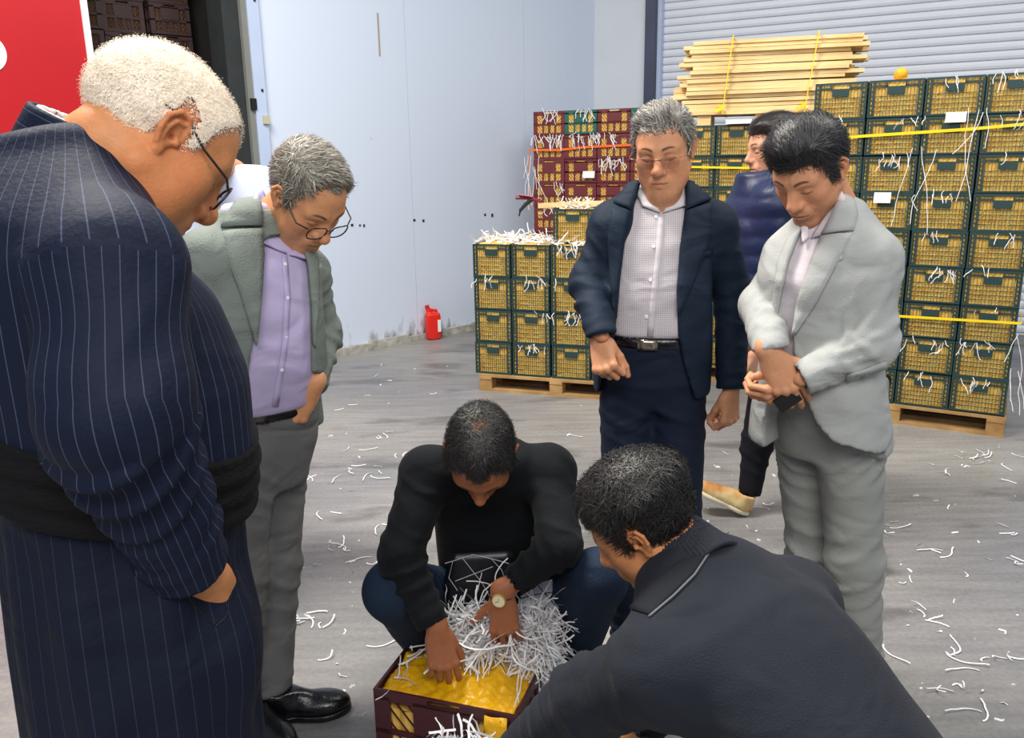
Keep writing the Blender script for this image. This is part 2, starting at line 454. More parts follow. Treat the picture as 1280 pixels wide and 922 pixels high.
# roller shutter: one curved slat, repeated up the door
prof = [(0.0, -0.004), (0.006, 0.004), (0.025, 0.010), (0.045, 0.010), (0.062, 0.004), (0.068, -0.004)]
sb = MB(); n = len(prof)
V = [CORNER + BD * t + BN * (d - 0.11) + V3(0, 0, z) for t in (0.66, 4.60) for z, d in prof]
sb.add(V, [(i, i + n, i + n + 1, i + 1) for i in range(n - 1)])
slat_me = sb.mesh('slat'); slat_me.materials.append(M_shutter)
for i in range(50):
    o = obj('slat', slat_me, None, dr); o.location = (0, 0, 0.02 + i * 0.072)
struct(wobj('trim_2', 4.60, 4.75, 0, 4.2, -0.12, 0.06, M_column, **BK))
struct(wobj('trim_3', 0.66, 0.70, 0, 4.2, -0.12, -0.02, M_alu, **BK))
struct(wobj('trim_4', 4.56, 4.60, 0, 4.2, -0.12, -0.02, M_alu, **BK))

# the open loading doorway with a dark lorry box behind it
df = struct(empty('door_2', tuple(WA + WD * -0.6)))
def dpart(name, t0, t1, z0, z1, d0, d1, M):
    o = wobj(name, t0, t1, z0, z1, d0, d1, M); o.parent = df; o.matrix_parent_inverse = df.matrix_world.inverted() if False else Matrix.Translation(-Vector(df.location)); return o
dpart('door_frame', -0.49, -0.40, 0, 4.2, -0.10, 0.035, M_alu)
dpart('frame_lip', -0.535, -0.49, 0, 4.2, -0.12, 0.02, M_seal)
dpart('rubber_seal', -0.66, -0.535, 0, 4.2, -0.26, -0.02, M_dkgrey)
dpart('latch', -0.525, -0.485, 1.97, 2.05, 0.02, 0.045, M_black)
dpart('hinge_plate', -0.445, -0.395, 1.87, 1.93, 0.035, 0.055, mat('brass_plate', s(190, 188, 160), 0.4))
for z in (1.55, 2.10, 2.72):
    dpart('bolt', -0.437, -0.422, z, z + 0.018, 0.035, 0.042, M_black)
lp = struct(wobj('wall_lorry_side', -4.2, -1.622, 0, 4.2, -0.10, 0.03, M_red))
wobj('edge_strip', -1.622, -1.582, 0, 4.2, -0.10, 0.045, M_white, lp)
# white ring of the lettering on the red panel (only its rim is in the frame)
b = MB()
ct = -2.195; zc = 2.255; R1, R2 = 0.115, 0.05; N = 36; V = []; Fq = []
for i in range(N):
    a = 2 * math.pi * i / N
    for r_, d_ in ((R1, 0.031), (R2, 0.031), (R2, 0.036), (R1, 0.036)):
        V.append(WA + WD * (ct + r_ * math.cos(a)) + WN * d_ + V3(0, 0, zc + r_ * math.sin(a)))
for i in range(N):
    j = (i + 1) % N
    for k in range(4): Fq.append((i * 4 + k, j * 4 + k, j * 4 + (k + 1) % 4, i * 4 + (k + 1) % 4))
b.add(V, Fq); b.build('letter', M_white, lp)
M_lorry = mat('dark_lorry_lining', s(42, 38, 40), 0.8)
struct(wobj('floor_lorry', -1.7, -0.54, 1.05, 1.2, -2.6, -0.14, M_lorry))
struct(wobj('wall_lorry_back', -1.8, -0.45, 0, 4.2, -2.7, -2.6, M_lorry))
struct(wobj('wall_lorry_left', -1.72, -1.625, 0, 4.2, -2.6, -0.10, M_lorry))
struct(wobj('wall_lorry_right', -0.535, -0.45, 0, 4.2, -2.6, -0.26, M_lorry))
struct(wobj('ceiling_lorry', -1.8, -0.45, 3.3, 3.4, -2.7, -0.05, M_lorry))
# ---------------------------------------------------------------- crates, pallets, timber
M_green = mat('dark_green_plastic', s(40, 68, 68), 0.45, var=0.25, vscale=3)
M_green2 = mat('green_plastic', s(44, 104, 92), 0.45, var=0.2, vscale=3)
M_maroon = mat('maroon_plastic', s(120, 48, 54), 0.45, var=0.25, vscale=3)
M_fill = mat('golden_produce', s(255, 222, 124), 0.5, dark=s(246, 190, 78), vscale=26, bump=.4, bscale=60)
M_pine = mat('pale_pine', s(242, 216, 164), 0.7, dark=s(220, 186, 128), vscale=5, stretch=(1, 1, 6), bump=.2, bscale=30)
M_pallet = mat('pallet_wood', s(196, 160, 108), 0.8, dark=s(150, 114, 70), vscale=6, bump=.3, bscale=30)
M_paper = mat('white_paper', s(240, 240, 240), 0.8)
M_yel = mat('yellow_strap', s(245, 215, 20), 0.5)
M_orange = mat('orange_strap', s(240, 110, 40), 0.5)

def crate_green(w, h, d):
    b = MB(); t = 0.006
    def B(x0, x1, y0, y1, z0, z1): b.box(((x0 + x1) / 2, (y0 + y1) / 2, (z0 + z1) / 2), (x1 - x0, y1 - y0, z1 - z0))
    B(0, w, 0, d, 0, 0.006)                                     # bottom
    for y0, y1 in ((0, t), (d - t, d)):
        B(0, w, y0, y1, h - 0.012, h); B(0, w, y0, y1, 0, 0.014)
        for x0, x1 in ((0, 0.030), (w - 0.030, w)):
            B(x0, x0 + 0.009, y0, y1, 0.014, h - 0.012); B(x1 - 0.009, x1, y0, y1, 0.014, h - 0.012)
            for k in range(7): B(x0, x1, y0 + .001, y1 - .001, 0.02 + k * (h - .03) / 7, 0.027 + k * (h - .03) / 7)
        hw = 0.046
        B(0.03, w / 2 - hw, y0, y1, h - 0.036, h - 0.026); B(w / 2 + hw, w - 0.03, y0, y1, h - 0.036, h - 0.026)   # beside the hand hole
        B(w / 2 - hw - .006, w / 2 - hw, y0, y1, h - 0.04, h - 0.012); B(w / 2 + hw, w / 2 + hw + .006, y0, y1, h - 0.04, h - 0.012)
        B(w / 2 - hw, w / 2 + hw, y0, y1, h - 0.076, h - 0.034)                                                     # plate under the hand hole
        for k in range(14):
            x = 0.034 + (w - 0.068) * k / 13
            zt = h - 0.074 if abs(x - w / 2) < hw else h - 0.012
            B(x - 0.0013, x + 0.0013, y0 + .001, y1 - .002, 0.012, zt)
        for k in range(4):
            z = 0.014 + (h - 0.09) * (k + 1) / 4.4
            B(0.03, w - 0.03, y0, y1 - .001, z - 0.0016, z + 0.0016)
    for x0, x1 in ((0, t), (w - t, w)):
        B(x0, x1, t, d - t, h - 0.014, h); B(x0, x1, t, d - t, 0, 0.016)
        for k in range(5): B(x0 + .001, x1 - .001, t, d - t, 0.03 + k * (h - .05) / 5, 0.042 + k * (h - .05) / 5)
        for k in range(9):
            y = d * (k + .5) / 9; B(x0, x1, y - .004, y + .004, 0.014, h - 0.014)
    return b.mesh('crate_body')
def crate_maroon(w, h, d):
    b = MB(); t = 0.008
    def B(x0, x1, y0, y1, z0, z1): b.box(((x0 + x1) / 2, (y0 + y1) / 2, (z0 + z1) / 2), (x1 - x0, y1 - y0, z1 - z0))
    B(0, w, 0, d, 0, 0.006)
    xs = [0, .034, .085, .098, .143, .157, .202, .215, .266, .30]
    xs = [x * w / .30 for x in xs]
    for y0, y1 in ((0, t), (d - t, d)):
        B(0, w, y0, y1, h - 0.03, h - .022); B(0, w, y0, y1, 0, 0.022)
        B(0, w / 2 - .045, y0, y1, h - .022, h); B(w / 2 + .045, w, y0, y1, h - .022, h); B(w / 2 - .045, w / 2 + .045, y0, y1, h - .006, h)
        B(0, w, y0, y1, h * .44, h * .50)                        # middle rail
        for i in (0, 2, 4, 6, 8): B(xs[i], xs[i + 1], y0, y1, 0.02, h * .46)
        B(xs[0], xs[1], y0, y1, h * .46, h - .02); B(xs[2], xs[7], y0, y1, h * .48, h - .02); B(xs[8], xs[9], y0, y1, h * .46, h - .02)
        wins = [(xs[1], xs[2], h * .5, h - .03), (xs[7], xs[8], h * .5, h - .03)] + [(xs[i], xs[i + 1], .022, h * .44) for i in (1, 3, 5, 7)]
        for wi, (a, c, z0, z1) in enumerate(wins):
            for k in range(-3, 5, 2):
                u0 = a + (c - a) * k / 4; sgn = 1 if (wi % 2) else -1
                p = V3(u0, (y0 + y1) / 2, z0); q = V3(u0 + (z1 - z0) * .8, (y0 + y1) / 2, z1)
                if sgn < 0: p, q = V3(a + c - p[0], p[1], p[2]), V3(a + c - q[0], q[1], q[2])
                # trim the slanted bar to its window
                def clip(p, q):
                    tt = [0.0, 1.0]; dx = q[0] - p[0]
                    for lim, sg in ((a, 1), (c, -1)):
                        if (p[0] - lim) * sg < 0 and (q[0] - lim) * sg < 0: return None
                        if (p[0] - lim) * sg < 0: tt[0] = max(tt[0], (lim - p[0]) / dx)
                        if (q[0] - lim) * sg < 0: tt[1] = min(tt[1], (lim - p[0]) / dx)
                    return (p + (q - p) * tt[0], p + (q - p) * tt[1]) if tt[1] - tt[0] > .05 else None
                r_ = clip(p, q)
                if r_: b.bar(r_[0], r_[1], .0028, .004, up=(0, 1, 0))
    for x0, x1 in ((0, t), (w - t, w)):
        B(x0, x1, t, d - t, h - 0.03, h); B(x0, x1, t, d - t, 0, 0.022); B(x0, x1, t, d - t, h * .44, h * .5)
        for k in range(7):
            y = d * (k + .5) / 7; B(x0, x1, y - .008, y + .008, 0.02, h - 0.02)
    return b.mesh('crate_body')
def crate_fill(w, h, d, seed):
    rs = np.random.RandomState(seed); b = MB(); nx, nz = 22, 6
    x = np.linspace(.012, w - .012, nx); z = np.linspace(.008, h - .012, nz)
    g = np.zeros((nz, nx, 3))
    lump = np.repeat(rs.rand(nz, nx // 2 + 1), 2, 1)[:, :nx] * .008
    for i in range(nz):
        for j in range(nx): g[i, j] = (x[j], .0060 + lump[i, j] + (.006 if j % 2 else 0), z[i])
    F = [(i * nx + j, i * nx + j + 1, (i + 1) * nx + j + 1, (i + 1) * nx + j) for i in range(nz - 1) for j in range(nx - 1)]
    b.add(g.reshape(-1, 3), F)
    b.box((w / 2, d / 2 + .01, h / 2 - .008), (w - .03, d - .06, h - .03))
    t = np.zeros((4, 8, 3))
    for i in range(4):
        for j in range(8): t[i, j] = (.012 + (w - .024) * j / 7, .014 + (d - .03) * i / 3, h - .014 + .012 * rs.rand() * (0 < i < 3))
    b.add(t.reshape(-1, 3), [(i * 8 + j, i * 8 + j + 1, (i + 1) * 8 + j + 1, (i + 1) * 8 + j) for i in range(3) for j in range(7)])
    return b.mesh('produce')

def kit(maker, w, h, d, M):
    me = maker(w, h, d); me.materials.append(M)
    fl = []
    for k in range(3):
        f = crate_fill(w, h, d, k); f.materials.append(M_fill); fl.append(f)
    return me, fl
_rc = random.Random(9)
def put_crate(k, p, ang, label, group, jitter=0.004):
    me, fl = k
    o = obj('fruit_crate', me); o.location = tuple(np.asarray(p) + V3(_rc.uniform(-1, 1) * jitter * .5, _rc.uniform(-1, 1) * jitter, 0)); o.rotation_euler = (0, 0, ang)
    tag(o, label, 'crate', group)
    c = obj('produce', _rc.choice(fl), None, o); c['kind'] = 'stuff'
    return o
def pallet(p, ang, w, d, label, decks=5, M=M_pallet, h=.12):
    t = empty('pallet', tuple(p)); t.rotation_euler = (0, 0, ang); tag(t, label, 'pallet', 'pallets under the crates')
    def part(nm, c, dd): b = MB(); b.box(c, dd); b.build(nm, M, t)
    for k in range(decks): part('deck_board', (w / 2, .05 + (d - .1) * k / (decks - 1), h - .009), (w, .095, .018))
    for x in (.05, w / 2, w - .05):
        part('stringer', (x, d / 2, h - .027), (.09, d, .018))
        for y in (.05, d / 2, d - .05): part('block', (x, y, .053), (.09, .09, .07))
    for y in (.05, d / 2, d - .05): part('base_board', (w / 2, y, .009), (w, .09, .018))
    return t

def frame_of(ang): return V3(math.cos(ang), math.sin(ang), 0), V3(-math.sin(ang), math.cos(ang), 0)
# tall green stack by the right edge; its front runs from far left to near right
TR_A = math.radians(-31); TRx, TRy = frame_of(TR_A)
TRW, TRH, TRD = 0.283, 0.2055, 0.38
TR_R = V3(2.795, 4.49, 0)                                        # bottom front corner next to the frame edge
TR_O = TR_R - TRx * (4 * (TRW + .008))
kit_r = kit(crate_green, TRW, TRH, TRD, M_green)
pallet(TR_O + TRx * -.02 - TRy * 0.01, TR_A, 4 * (TRW + .008) + .02, TRD + .06, 'pine pallet under the tall stack of green crates')
for r_ in range(9):
    for c_ in range(4):
        p = TR_O + TRx * (c_ * (TRW + .008)) + V3(0, 0, .121 + r_ * (TRH + .001))
        put_crate(kit_r, p, TR_A, 'green crate in the tall stack, %s row from top, %s column from the timber' % (ORD[8 - r_], ORD[c_]), 'green crates of the tall stack')
# low green stack on the pallet by the white wall
LF_A = math.radians(-19); LFx, LFy = frame_of(LF_A)
LFW, LFH, LFD = 0.267, 0.226, 0.40
LF_O = P(595, 458, 5.72); LF_O[2] = 0
kit_l = kit(crate_green, LFW, LFH, LFD, M_green)
pallet(LF_O + LFx * 0.03 - LFy * .03, LF_A, 4 * (LFW + .01) + .02, LFD + .12, 'pine pallet under the low stack of green crates')
for r_ in range(4):
    for c_ in range(4):
        p = LF_O + LFx * (c_ * (LFW + .012)) + V3(0, 0, .121 + r_ * (LFH + .001))
        put_crate(kit_l, p, LF_A, 'green crate in the low stack, %s row from top, %s column from the white wall' % (ORD[3 - r_], ORD[c_]), 'green crates of the low stack', .008)
pt = LF_O + LFx * (2 * (LFW + .012) - .02) + LFy * .12 + V3(0, 0, .121 + 4 * (LFH + .001))
lone = put_crate(kit_l, pt, LF_A + .03, 'single green crate standing on top of the low stack, under the plank', None)
b = MB(); q0 = pt + V3(0, 0, LFH + .02) - LFx * .12 + LFy * .06
b.bar(q0, q0 + LFx * .42 + LFy * .1 + V3(0, 0, .012), .09, .03)
tag(b.build('plank', M_pine), 'short pine plank lying across the single green crate', 'plank')
# maroon stack far behind
MR_A = math.radians(-24); MRx, MRy = frame_of(MR_A)
MRW, MRH, MRD = .295, .2065, .4
MR_O = P(668, 300, 7.75); MR_O[2] = 0
kit_m = kit(crate_maroon, MRW, MRH, MRD, M_maroon); kit_mg = kit(crate_maroon, MRW, MRH, MRD, M_green2)
pallet(MR_O, MR_A, 4 * (MRW + .006), MRD + .05, 'wooden pallet under the maroon crates')
for r_ in range(9):
    for c_ in range(4):
        gr = (r_, c_) in ((8, 1), (4, 1), (8, 3))
        p = MR_O + MRx * (c_ * (MRW + .006)) + V3(0, 0, .121 + r_ * (MRH + .001))
        put_crate(kit_mg if gr else kit_m, p, MR_A, '%s crate in the maroon stack, %s row from top, %s column from the white wall' % ('green' if gr else 'maroon', ORD[8 - r_], ORD[c_]), 'crates of the maroon stack', .006)
# green stack below the timber bundle
MD_A = math.radians(-24); MDx, MDy = frame_of(MD_A)
MDW, MDH, MDD = .262, .207, .4
MD_O = P(842, 300, 5.95); MD_O[2] = 0
kit_d = kit(crate_green, MDW, MDH, MDD, M_green)
pallet(MD_O, MD_A, 4 * (MDW + .008), MDD + .1, 'wooden pallet under the crates that carry the timber')
MDrows = 8
for r_ in range(MDrows):
    for c_ in range(4):
        p = MD_O + MDx * (c_ * (MDW + .008)) + V3(0, 0, .121 + r_ * (MDH + .001))
        put_crate(kit_d, p, MD_A, 'green crate below the timber bundle, %s row from top, %s column from the maroon stack' % (ORD[MDrows - 1 - r_], ORD[c_]), 'green crates below the timber bundle', .006)
zt = .121 + MDrows * (MDH + .001)
# timber bundle: planks, two bearers, two yellow straps
tb = empty('timber_bundle', tuple(MD_O + V3(0, 0, zt))); tb.rotation_euler = (0, 0, MD_A + .12); tag(tb, 'bundle of pale pine boards tied with yellow straps on green crates', 'timber')
rr = random.Random(3)
for x in (.18, .56, .95):
    b = MB(); b.box((x, .2, .032), (.09, .4, .064)); b.build('bearer', M_pine, tb)
plank_me = []
for L in (1.0, 1.06, 1.12, 1.18):
    b = MB(); b.box((0, 0, 0), (L, .092, .0235)); me = b.mesh('plank'); me.materials.append(M_pine); plank_me.append(me)
z = .078
for lay in range(18):
    for k in range(4):
        o = obj('plank', rr.choice(plank_me), None, tb)
        sh = (.0, .02, .05, .08, .07, .1, .12, .15)[lay // 3] if lay < 18 else .1
        o.location = (.52 + sh * .9 + rr.uniform(-.03, .03), .05 + k * .098 + rr.uniform(-.006, .006) - (.02 if lay % 5 == 0 else 0), z + rr.uniform(-.001, .001))
        o.rotation_euler = (rr.uniform(-.02, .02), rr.uniform(-.009, .009), rr.uniform(-.012, .012))
    z += .0255 + (0.004 if lay % 4 == 3 else 0)
for x, dx in ((.30, .05), (.82, .06)):
    b = MB()
    pts = [(x, -.035, .066), (x + dx * .5, -.038, (.066 + z) / 2), (x + dx, -.035, z), (x + dx, .41, z), (x, .43, .066)]
    for p, q in zip(pts[:-1], pts[1:]): b.bar(p, q, .022, .006, up=(1, 0, 0)) if p[1] < 0 and q[1] < 0 else b.bar(p, q, .006, .02)
    b.build('strap', M_yel, tb)
    b = MB(); b.bar((x + .01, -.045, .11), (x - .05, -.05, .085), .018, .008, up=(0, 1, 0)); b.bar((x + .01, -.045, .10), (x - .03, -.05, .13), .014, .008, up=(0, 1, 0)); b.build('strap_tail', M_yel, tb)
# flat pale box lid on the crates under the timber
b = MB(); q = MD_O + MDx * .42 + MDy * .06 + V3(0, 0, zt + .016); b.box(q + V3(0, 0, .0), (.17, .2, .028), np.stack([MDx, MDy, V3(0, 0, 1)], 1)); tag(b.build('box_lid', M_paper), 'flat white box under the timber bundle', 'box')
# crates inside the lorry; its dimness is painted into their darker plastic and produce
kit_x = kit(crate_maroon, .30, .22, .4, mat('shade_tinted_maroon_plastic', s(58, 36, 38), 0.6, var=.3))
M_dimfill = mat('shade_tinted_produce', s(84, 58, 40), .7, var=.3, vscale=20)  # produce colour darkened to stand in for the shade inside the lorry
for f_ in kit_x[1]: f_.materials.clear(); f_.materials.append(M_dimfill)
Rl = math.atan2(WD[1], WD[0])
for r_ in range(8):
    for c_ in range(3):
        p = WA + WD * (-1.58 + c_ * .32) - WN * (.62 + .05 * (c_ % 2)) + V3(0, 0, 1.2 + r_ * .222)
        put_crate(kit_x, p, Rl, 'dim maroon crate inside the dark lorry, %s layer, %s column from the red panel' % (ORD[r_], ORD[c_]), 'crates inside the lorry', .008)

def strap_on(name, pts, M, label, w=.016, cat='strap'):
    b = MB()
    for p, q in zip(pts[:-1], pts[1:]): b.bar(p, q, .004, w)
    return tag(b.build(name, M), label, cat)
def tr(c, z, out=.012): return TR_O + TRx * c - TRy * out + V3(0, 0, z)
wtr = 4 * (TRW + .008)
strap_on('strap', [tr(-.02, 1.665), tr(.3, 1.68), tr(.8, 1.70), tr(wtr + .01, 1.725), tr(wtr + .01, 1.725, -.38)], M_yel, 'upper yellow strap around the tall stack of green crates')
strap_on('strap', [tr(-.02, .66), tr(.5, .655), tr(wtr + .01, .665), tr(wtr + .01, .665, -.38)], M_yel, 'lower yellow strap around the tall stack of green crates', .014)
strap_on('strap_tail', [tr(.03, 1.665, .016), tr(.09, 1.62, .02)], M_yel, 'loose yellow strap end on the tall stack', .014, 'strap')
def md(c, z, out=.012): return MD_O + MDx * c - MDy * out + V3(0, 0, z)
strap_on('strap', [md(-.02, 1.515), md(.5, 1.50), md(1.08, 1.49)], M_yel, 'yellow strap around the crates below the timber bundle', .014)
def mr(c, z, out=.012): return MR_O + MRx * c - MRy * out + V3(0, 0, z)
strap_on('strap', [mr(-.03, 1.66), mr(.25, 1.655), mr(.5, 1.675), mr(1.2, 1.69)], M_orange, 'orange strap around the maroon crates', .02)
strap_on('strap_tail', [mr(-.035, 1.66), mr(-.05, 1.4), mr(-.03, 1.15)], M_orange, 'orange strap end hanging at the side of the maroon crates', .006, 'strap')
def card(p, x, label, w=.075, h=.05):
    b = MB(); y = V3(-x[1], x[0], 0); R = np.stack([x, y, V3(0, 0, 1)], 1) @ np.array(Matrix.Rotation(-.25, 3, 'X')); b.box(p, (w, .002, h), R)
    tag(b.build('card', M_paper), label, 'card', 'white cards on the crates')
card(tr(2.56 * (TRW + .008), 1.765, .02), TRx, 'white card high on the tall stack, above the yellow strap', .1, .055)
card(tr(1.42 * (TRW + .008), 1.335, .02), TRx, 'white card on the tall stack beside the light grey suit', .09, .06)
card(mr(.53, 1.44, .02), MRx, 'white card on the maroon stack', .11, .06)
# maroon ratchet lever at the plank's end
t = empty('ratchet_buckle', tuple(q0 - LFx * .04 + V3(0, 0, .03))); tag(t, 'maroon strap ratchet hanging at the end of the plank', 'ratchet')
b = MB(); b.tube([LFx * -.12 + V3(0, 0, .025), LFx * -.02 + V3(0, 0, .02), LFx * .06 + V3(0, -.03, 0)], .012, 8); b.tube([LFx * -.1 + V3(0, -.02, .045), LFx * 0 + V3(0, -.02, .03)], .008, 6); b.build('handle', mat('maroon_grip', s(120, 20, 50), .4), t)
b = MB(); b.tube([LFx * -.01 + V3(0, 0, .01), LFx * -.05 + V3(0, 0, -.02), LFx * -.09 + V3(0, 0, -.06), LFx * -.1 + V3(0, 0, -.10)], [.016, .014, .011, .007], 8); b.build('hook', M_dkgrey, t)
# yellow fruit on the crate top
me = mesh_data('fruit', *surf(lambda Q: ball(Q, (0, 0, .03), .036) * .9 + .004 * noise(Q, 14, 2), (-.06, -.06, -.03), (.06, .06, .08), .006), smooth=True)
o = obj('fruit', me, mat('yellow_fruit', s(235, 175, 30), .5, bump=.4, bscale=90)); o.location = tuple(tr(1.52 * (TRW + .008), .121 + 9 * (TRH + .001) + .0, -.06)); tag(o, 'yellow fruit on top of the tall stack of crates', 'fruit')
# red jerrycan at the foot of the white wall
jc = P(542, 423, 7.45); jc[2] = 0
t = empty('jerrycan', tuple(jc)); t.rotation_euler = (0, 0, .35); tag(t, 'bright red plastic jerrycan at the foot of the white wall', 'jerrycan')
def jf(Q):
    d = ellip(Q, (0, 0, .13), (.095, .06, .16)); bx = np.maximum(np.maximum(np.abs(Q[:, 0]) - .068, np.abs(Q[:, 1]) - .05), np.abs(Q[:, 2] - .12) - .12)
    d = smax(d - .02, bx, .04); d = smin(d, capsule(Q, (-.02, 0, .22), (-.045, 0, .29), .03, .02), .02)
    h = smin(capsule(Q, (-.03, 0, .275), (.03, 0, .265), .013, .013), capsule(Q, (.03, 0, .265), (.062, 0, .17), .013, .014), .01)
    return smin(d, h, .015)
obj('body', mesh_data('body', *surf(jf, (-.12, -.09, -.02), (.12, .09, .34), .007), smooth=True), mat('red_plastic', s(225, 38, 28), .35), t)
b = MB(); b.tube([(-.045, 0, .285), (-.052, 0, .315)], .02, 10); b.build('cap', mat('red_cap', s(190, 28, 24), .4), t)
b = MB(); b.box((.045, -.056, .13), (.03, .004, .11)); b.build('label', M_white, t)
# ---------------------------------------------------------------- people: heads, hands, clothes
M_skin = mat('skin', s(200, 140, 105), 0.5, spec=0.35, attr='tone', var=0.10, vscale=90, bump=0.12, bscale=260)
_sb = M_skin.node_tree.nodes['Principled BSDF']
_sb.inputs['Subsurface Weight'].default_value = 0.10; _sb.inputs['Subsurface Radius'].default_value = (0.02, 0.008, 0.004); _sb.inputs['Subsurface Scale'].default_value = 0.4
M_hair = mat('hair', s(30, 28, 28), 0.45, spec=0.5, attr='tone')
M_glassframe = mat('dark_glasses_frame', s(48, 34, 30), 0.3)
M_metalframe = mat('thin_metal_frame', s(150, 130, 110), 0.3, metal=0.7)
M_lens = glass_mat('clear_lens', (0.96, 0.96, 0.97), 0.06)
M_lens_dark = glass_mat('tinted_lens', (0.78, 0.73, 0.71), 0.08)
M_leather = mat('black_leather', s(16, 16, 20), 0.22, spec=0.6, bump=.15, bscale=120)
M_buckle = mat('steel_buckle', s(170, 165, 150), 0.25, metal=0.9)

def sstep(x, a, b): t = np.clip((x - a) / (b - a), 0, 1); return t * t * (3 - 2 * t)
def gau(d2, w_): return np.exp(-d2 / (w_ * w_))

def lash2(X):
    """distance to the line of the lashes, seen from the front"""
    q = np.stack([X[:, 0], 0 * X[:, 0], X[:, 2]], 1).astype(f32)
    return np.minimum(capsule(q, (.0175, 0, -.0030), (.031, 0, -.0070), 0, 0), capsule(q, (.031, 0, -.0070), (.0445, 0, -.0015), 0, 0))

class Head:
    """local axes: x across, y forward, z up; origin between the ears"""
    def __init__(h, c, yaw, pitch, roll=0, scale=1.0, neck=None, **k):
        y, p = math.radians(yaw), math.radians(pitch)
        h.fw = V3(math.sin(y) * math.cos(p), -math.cos(y) * math.cos(p), -math.sin(p))
        side = nrm(np.cross(h.fw, V3(0, 0, 1))); up = np.cross(side, h.fw)
        r = math.radians(roll)
        side, up = side * math.cos(r) + up * math.sin(r), up * math.cos(r) - side * math.sin(r)
        h.R = np.stack([side, h.fw, up], 1); h.c = np.asarray(c, float); h.s = scale
        h.neck = neck; h.k = dict(jaw=1.0, nose=1.0, fat=0.0, wide=1.0, chin=1.0, beard=0.0, mouth=0.0)
        h.k.update(k)
    def loc(h, Q): return ((Q - h.c.astype(f32)) @ h.R.astype(f32) / f32(h.s)).astype(f32)
    def wor(h, p): return h.c + (np.asarray(p, float) * h.s) @ h.R.T
    def skull(h, q):
        k = h.k; w_ = k['wide']
        d = ellip(q, (0, -.014, .036), (.074 * w_, .098, .082))
        return smin(d, ellip(q, (0, .030, .030), (.064 * w_, .062, .064)), .03)
    def face(h, q):
        k = h.k; w_ = k['wide']; j = k['jaw']; N = k['nose']; fat = k['fat']
        a = q.copy(); a[:, 0] = np.abs(q[:, 0]); X = a
        d = h.skull(q)
        d = smin(d, ellip(q, (0, .030, -.040), (.058 * w_ * j, .056, .072)), .03)
        d = smin(d, capsule(X, (.048 * j * w_, -.004, -.052), (.016, .070, -.100), .019 + fat * .4, .017), .035)
        d = smin(d, ball(X, (.006, .072, -.103), .0185 * k['chin']), .02)
        d = smin(d, ball(X, (.042 * w_, .056, -.022), .022 + fat * .3), .03)                     # cheekbones
        d = smin(d, ball(X, (.040 * w_, .045, -.062), .020 + fat), .03)                          # cheeks
        d = smin(d, capsule(X, (.010, .090, .024), (.044, .074, .024), .0085, .0085), .022)      # brow ridge
        d = smax(d, -ellip(X, (.031, .102, .003), (.0165, .0155, .011)), .010)                    # eye hollow
        d = smin(d, ellip(X, (.0305, .0745, .003), (.0170, .0160, .0135)), .004)                 # lids over the eyeball
        d = d + .0012 * gau(lash2(X) ** 2, .0016) * (q[:, 1] > .06)
        d = smin(d, capsule(q, (0, .080, .014), (0, .094, -.030), .0095, .0150), .016)
        d = smin(d, capsule(q, (0, .092, .014), (0, .1135 + .006 * (N - 1), -.026), .0075, .0105 * N), .014)
        d = smin(d, ball(q, (0, .112 + .008 * (N - 1), -.030), .0118 * N), .008)
        d = smin(d, ellip(X, (.0125 * N, .099, -.0345), (.0085 * N, .011, .0085)), .007)
        d = smax(d, -ellip(X, (.0065 * N, .106, -.0435), (.0036, .006, .004)), .004)
        d = d + .0022 * gau(np.maximum(capsule(X, (.019, .097, -.036), (.035, .083, -.066), 0, 0), 0) ** 2, .0055)   # fold beside the nose
        d = smin(d, ellip(q, (0, .086, -.062), (.030, .018, .022)), .018)
        d = smin(d, capsule(X, (.004, .1015, -.0595), (.020, .093, -.0645), .0045, .0025), .006)
        d = smin(d, capsule(X, (.0, .099, -.0725), (.017, .092, -.069), .0055, .003), .006)
        d = smax(d, -capsule(X, (0, .1065, -.0655), (.0235, .0945, -.0670 - .004 * k['mouth']), .0016, .0012), .003)
        d = d + .0025 * gau(capsule(X, (0, .097, -.084), (.012, .092, -.084), 0, 0) ** 2, .006)
        # ears
        ex = X[:, 0]; E = X.copy()
        pts = [(.073, .014, .004), (.078, .013, .020), (.083, .003, .0305), (.088, -.010, .0285), (.091, -.0185, .014), (.088, -.0165, -.004), (.082, -.009, -.019)]
        e = ellip(E, (.080, -.004, .004), (.0045, .0165, .027), np.array([[.93, .36, 0], [-.36, .93, 0], [0, 0, 1]]).T)
        e = smax(e, -ellip(E, (.084, .001, -.001), (.0055, .0080, .012)), .004)
        for p0, p1 in zip(pts[:-1], pts[1:]): e = smin(e, capsule(E, p0, p1, .0036, .0036), .0025)
        inner = [(.081, .004, .020), (.086, -.006, .016), (.0865, -.0095, .003), (.082, -.006, -.010)]
        for p0, p1 in zip(inner[:-1], inner[1:]): e = smin(e, capsule(E, p0, p1, .0026, .0026), .003)
        e = smin(e, ellip(E, (.078, -.002, -.0255), (.0048, .0075, .0085)), .005)
        e = smin(e, ball(E, (.0765, .0115, -.004), .0048), .004)
        e = smax(e, -capsule(E, (.088, .004, -.001), (.070, .001, -.003), .0042, .003), .003)
        d = smin(d, e, .004)
        return d
    def f(h, Q):
        q = h.loc(Q); d = h.face(q) * f32(h.s)
        if h.neck is not None:
            a = h.wor((0, -.030, -.045))
            nk = capsule(Q, a, h.neck, .054 * h.s + h.k['fat'] * .6, .062 * h.s)
            d = smin(d, nk, .014)
            if h.k['fat'] > 0:
                d = smin(d, capsule(Q, h.wor((0, .045, -.100)), h.neck + h.fw * .03, .035 + h.k['fat'] * .6, .05), .04)
        return d
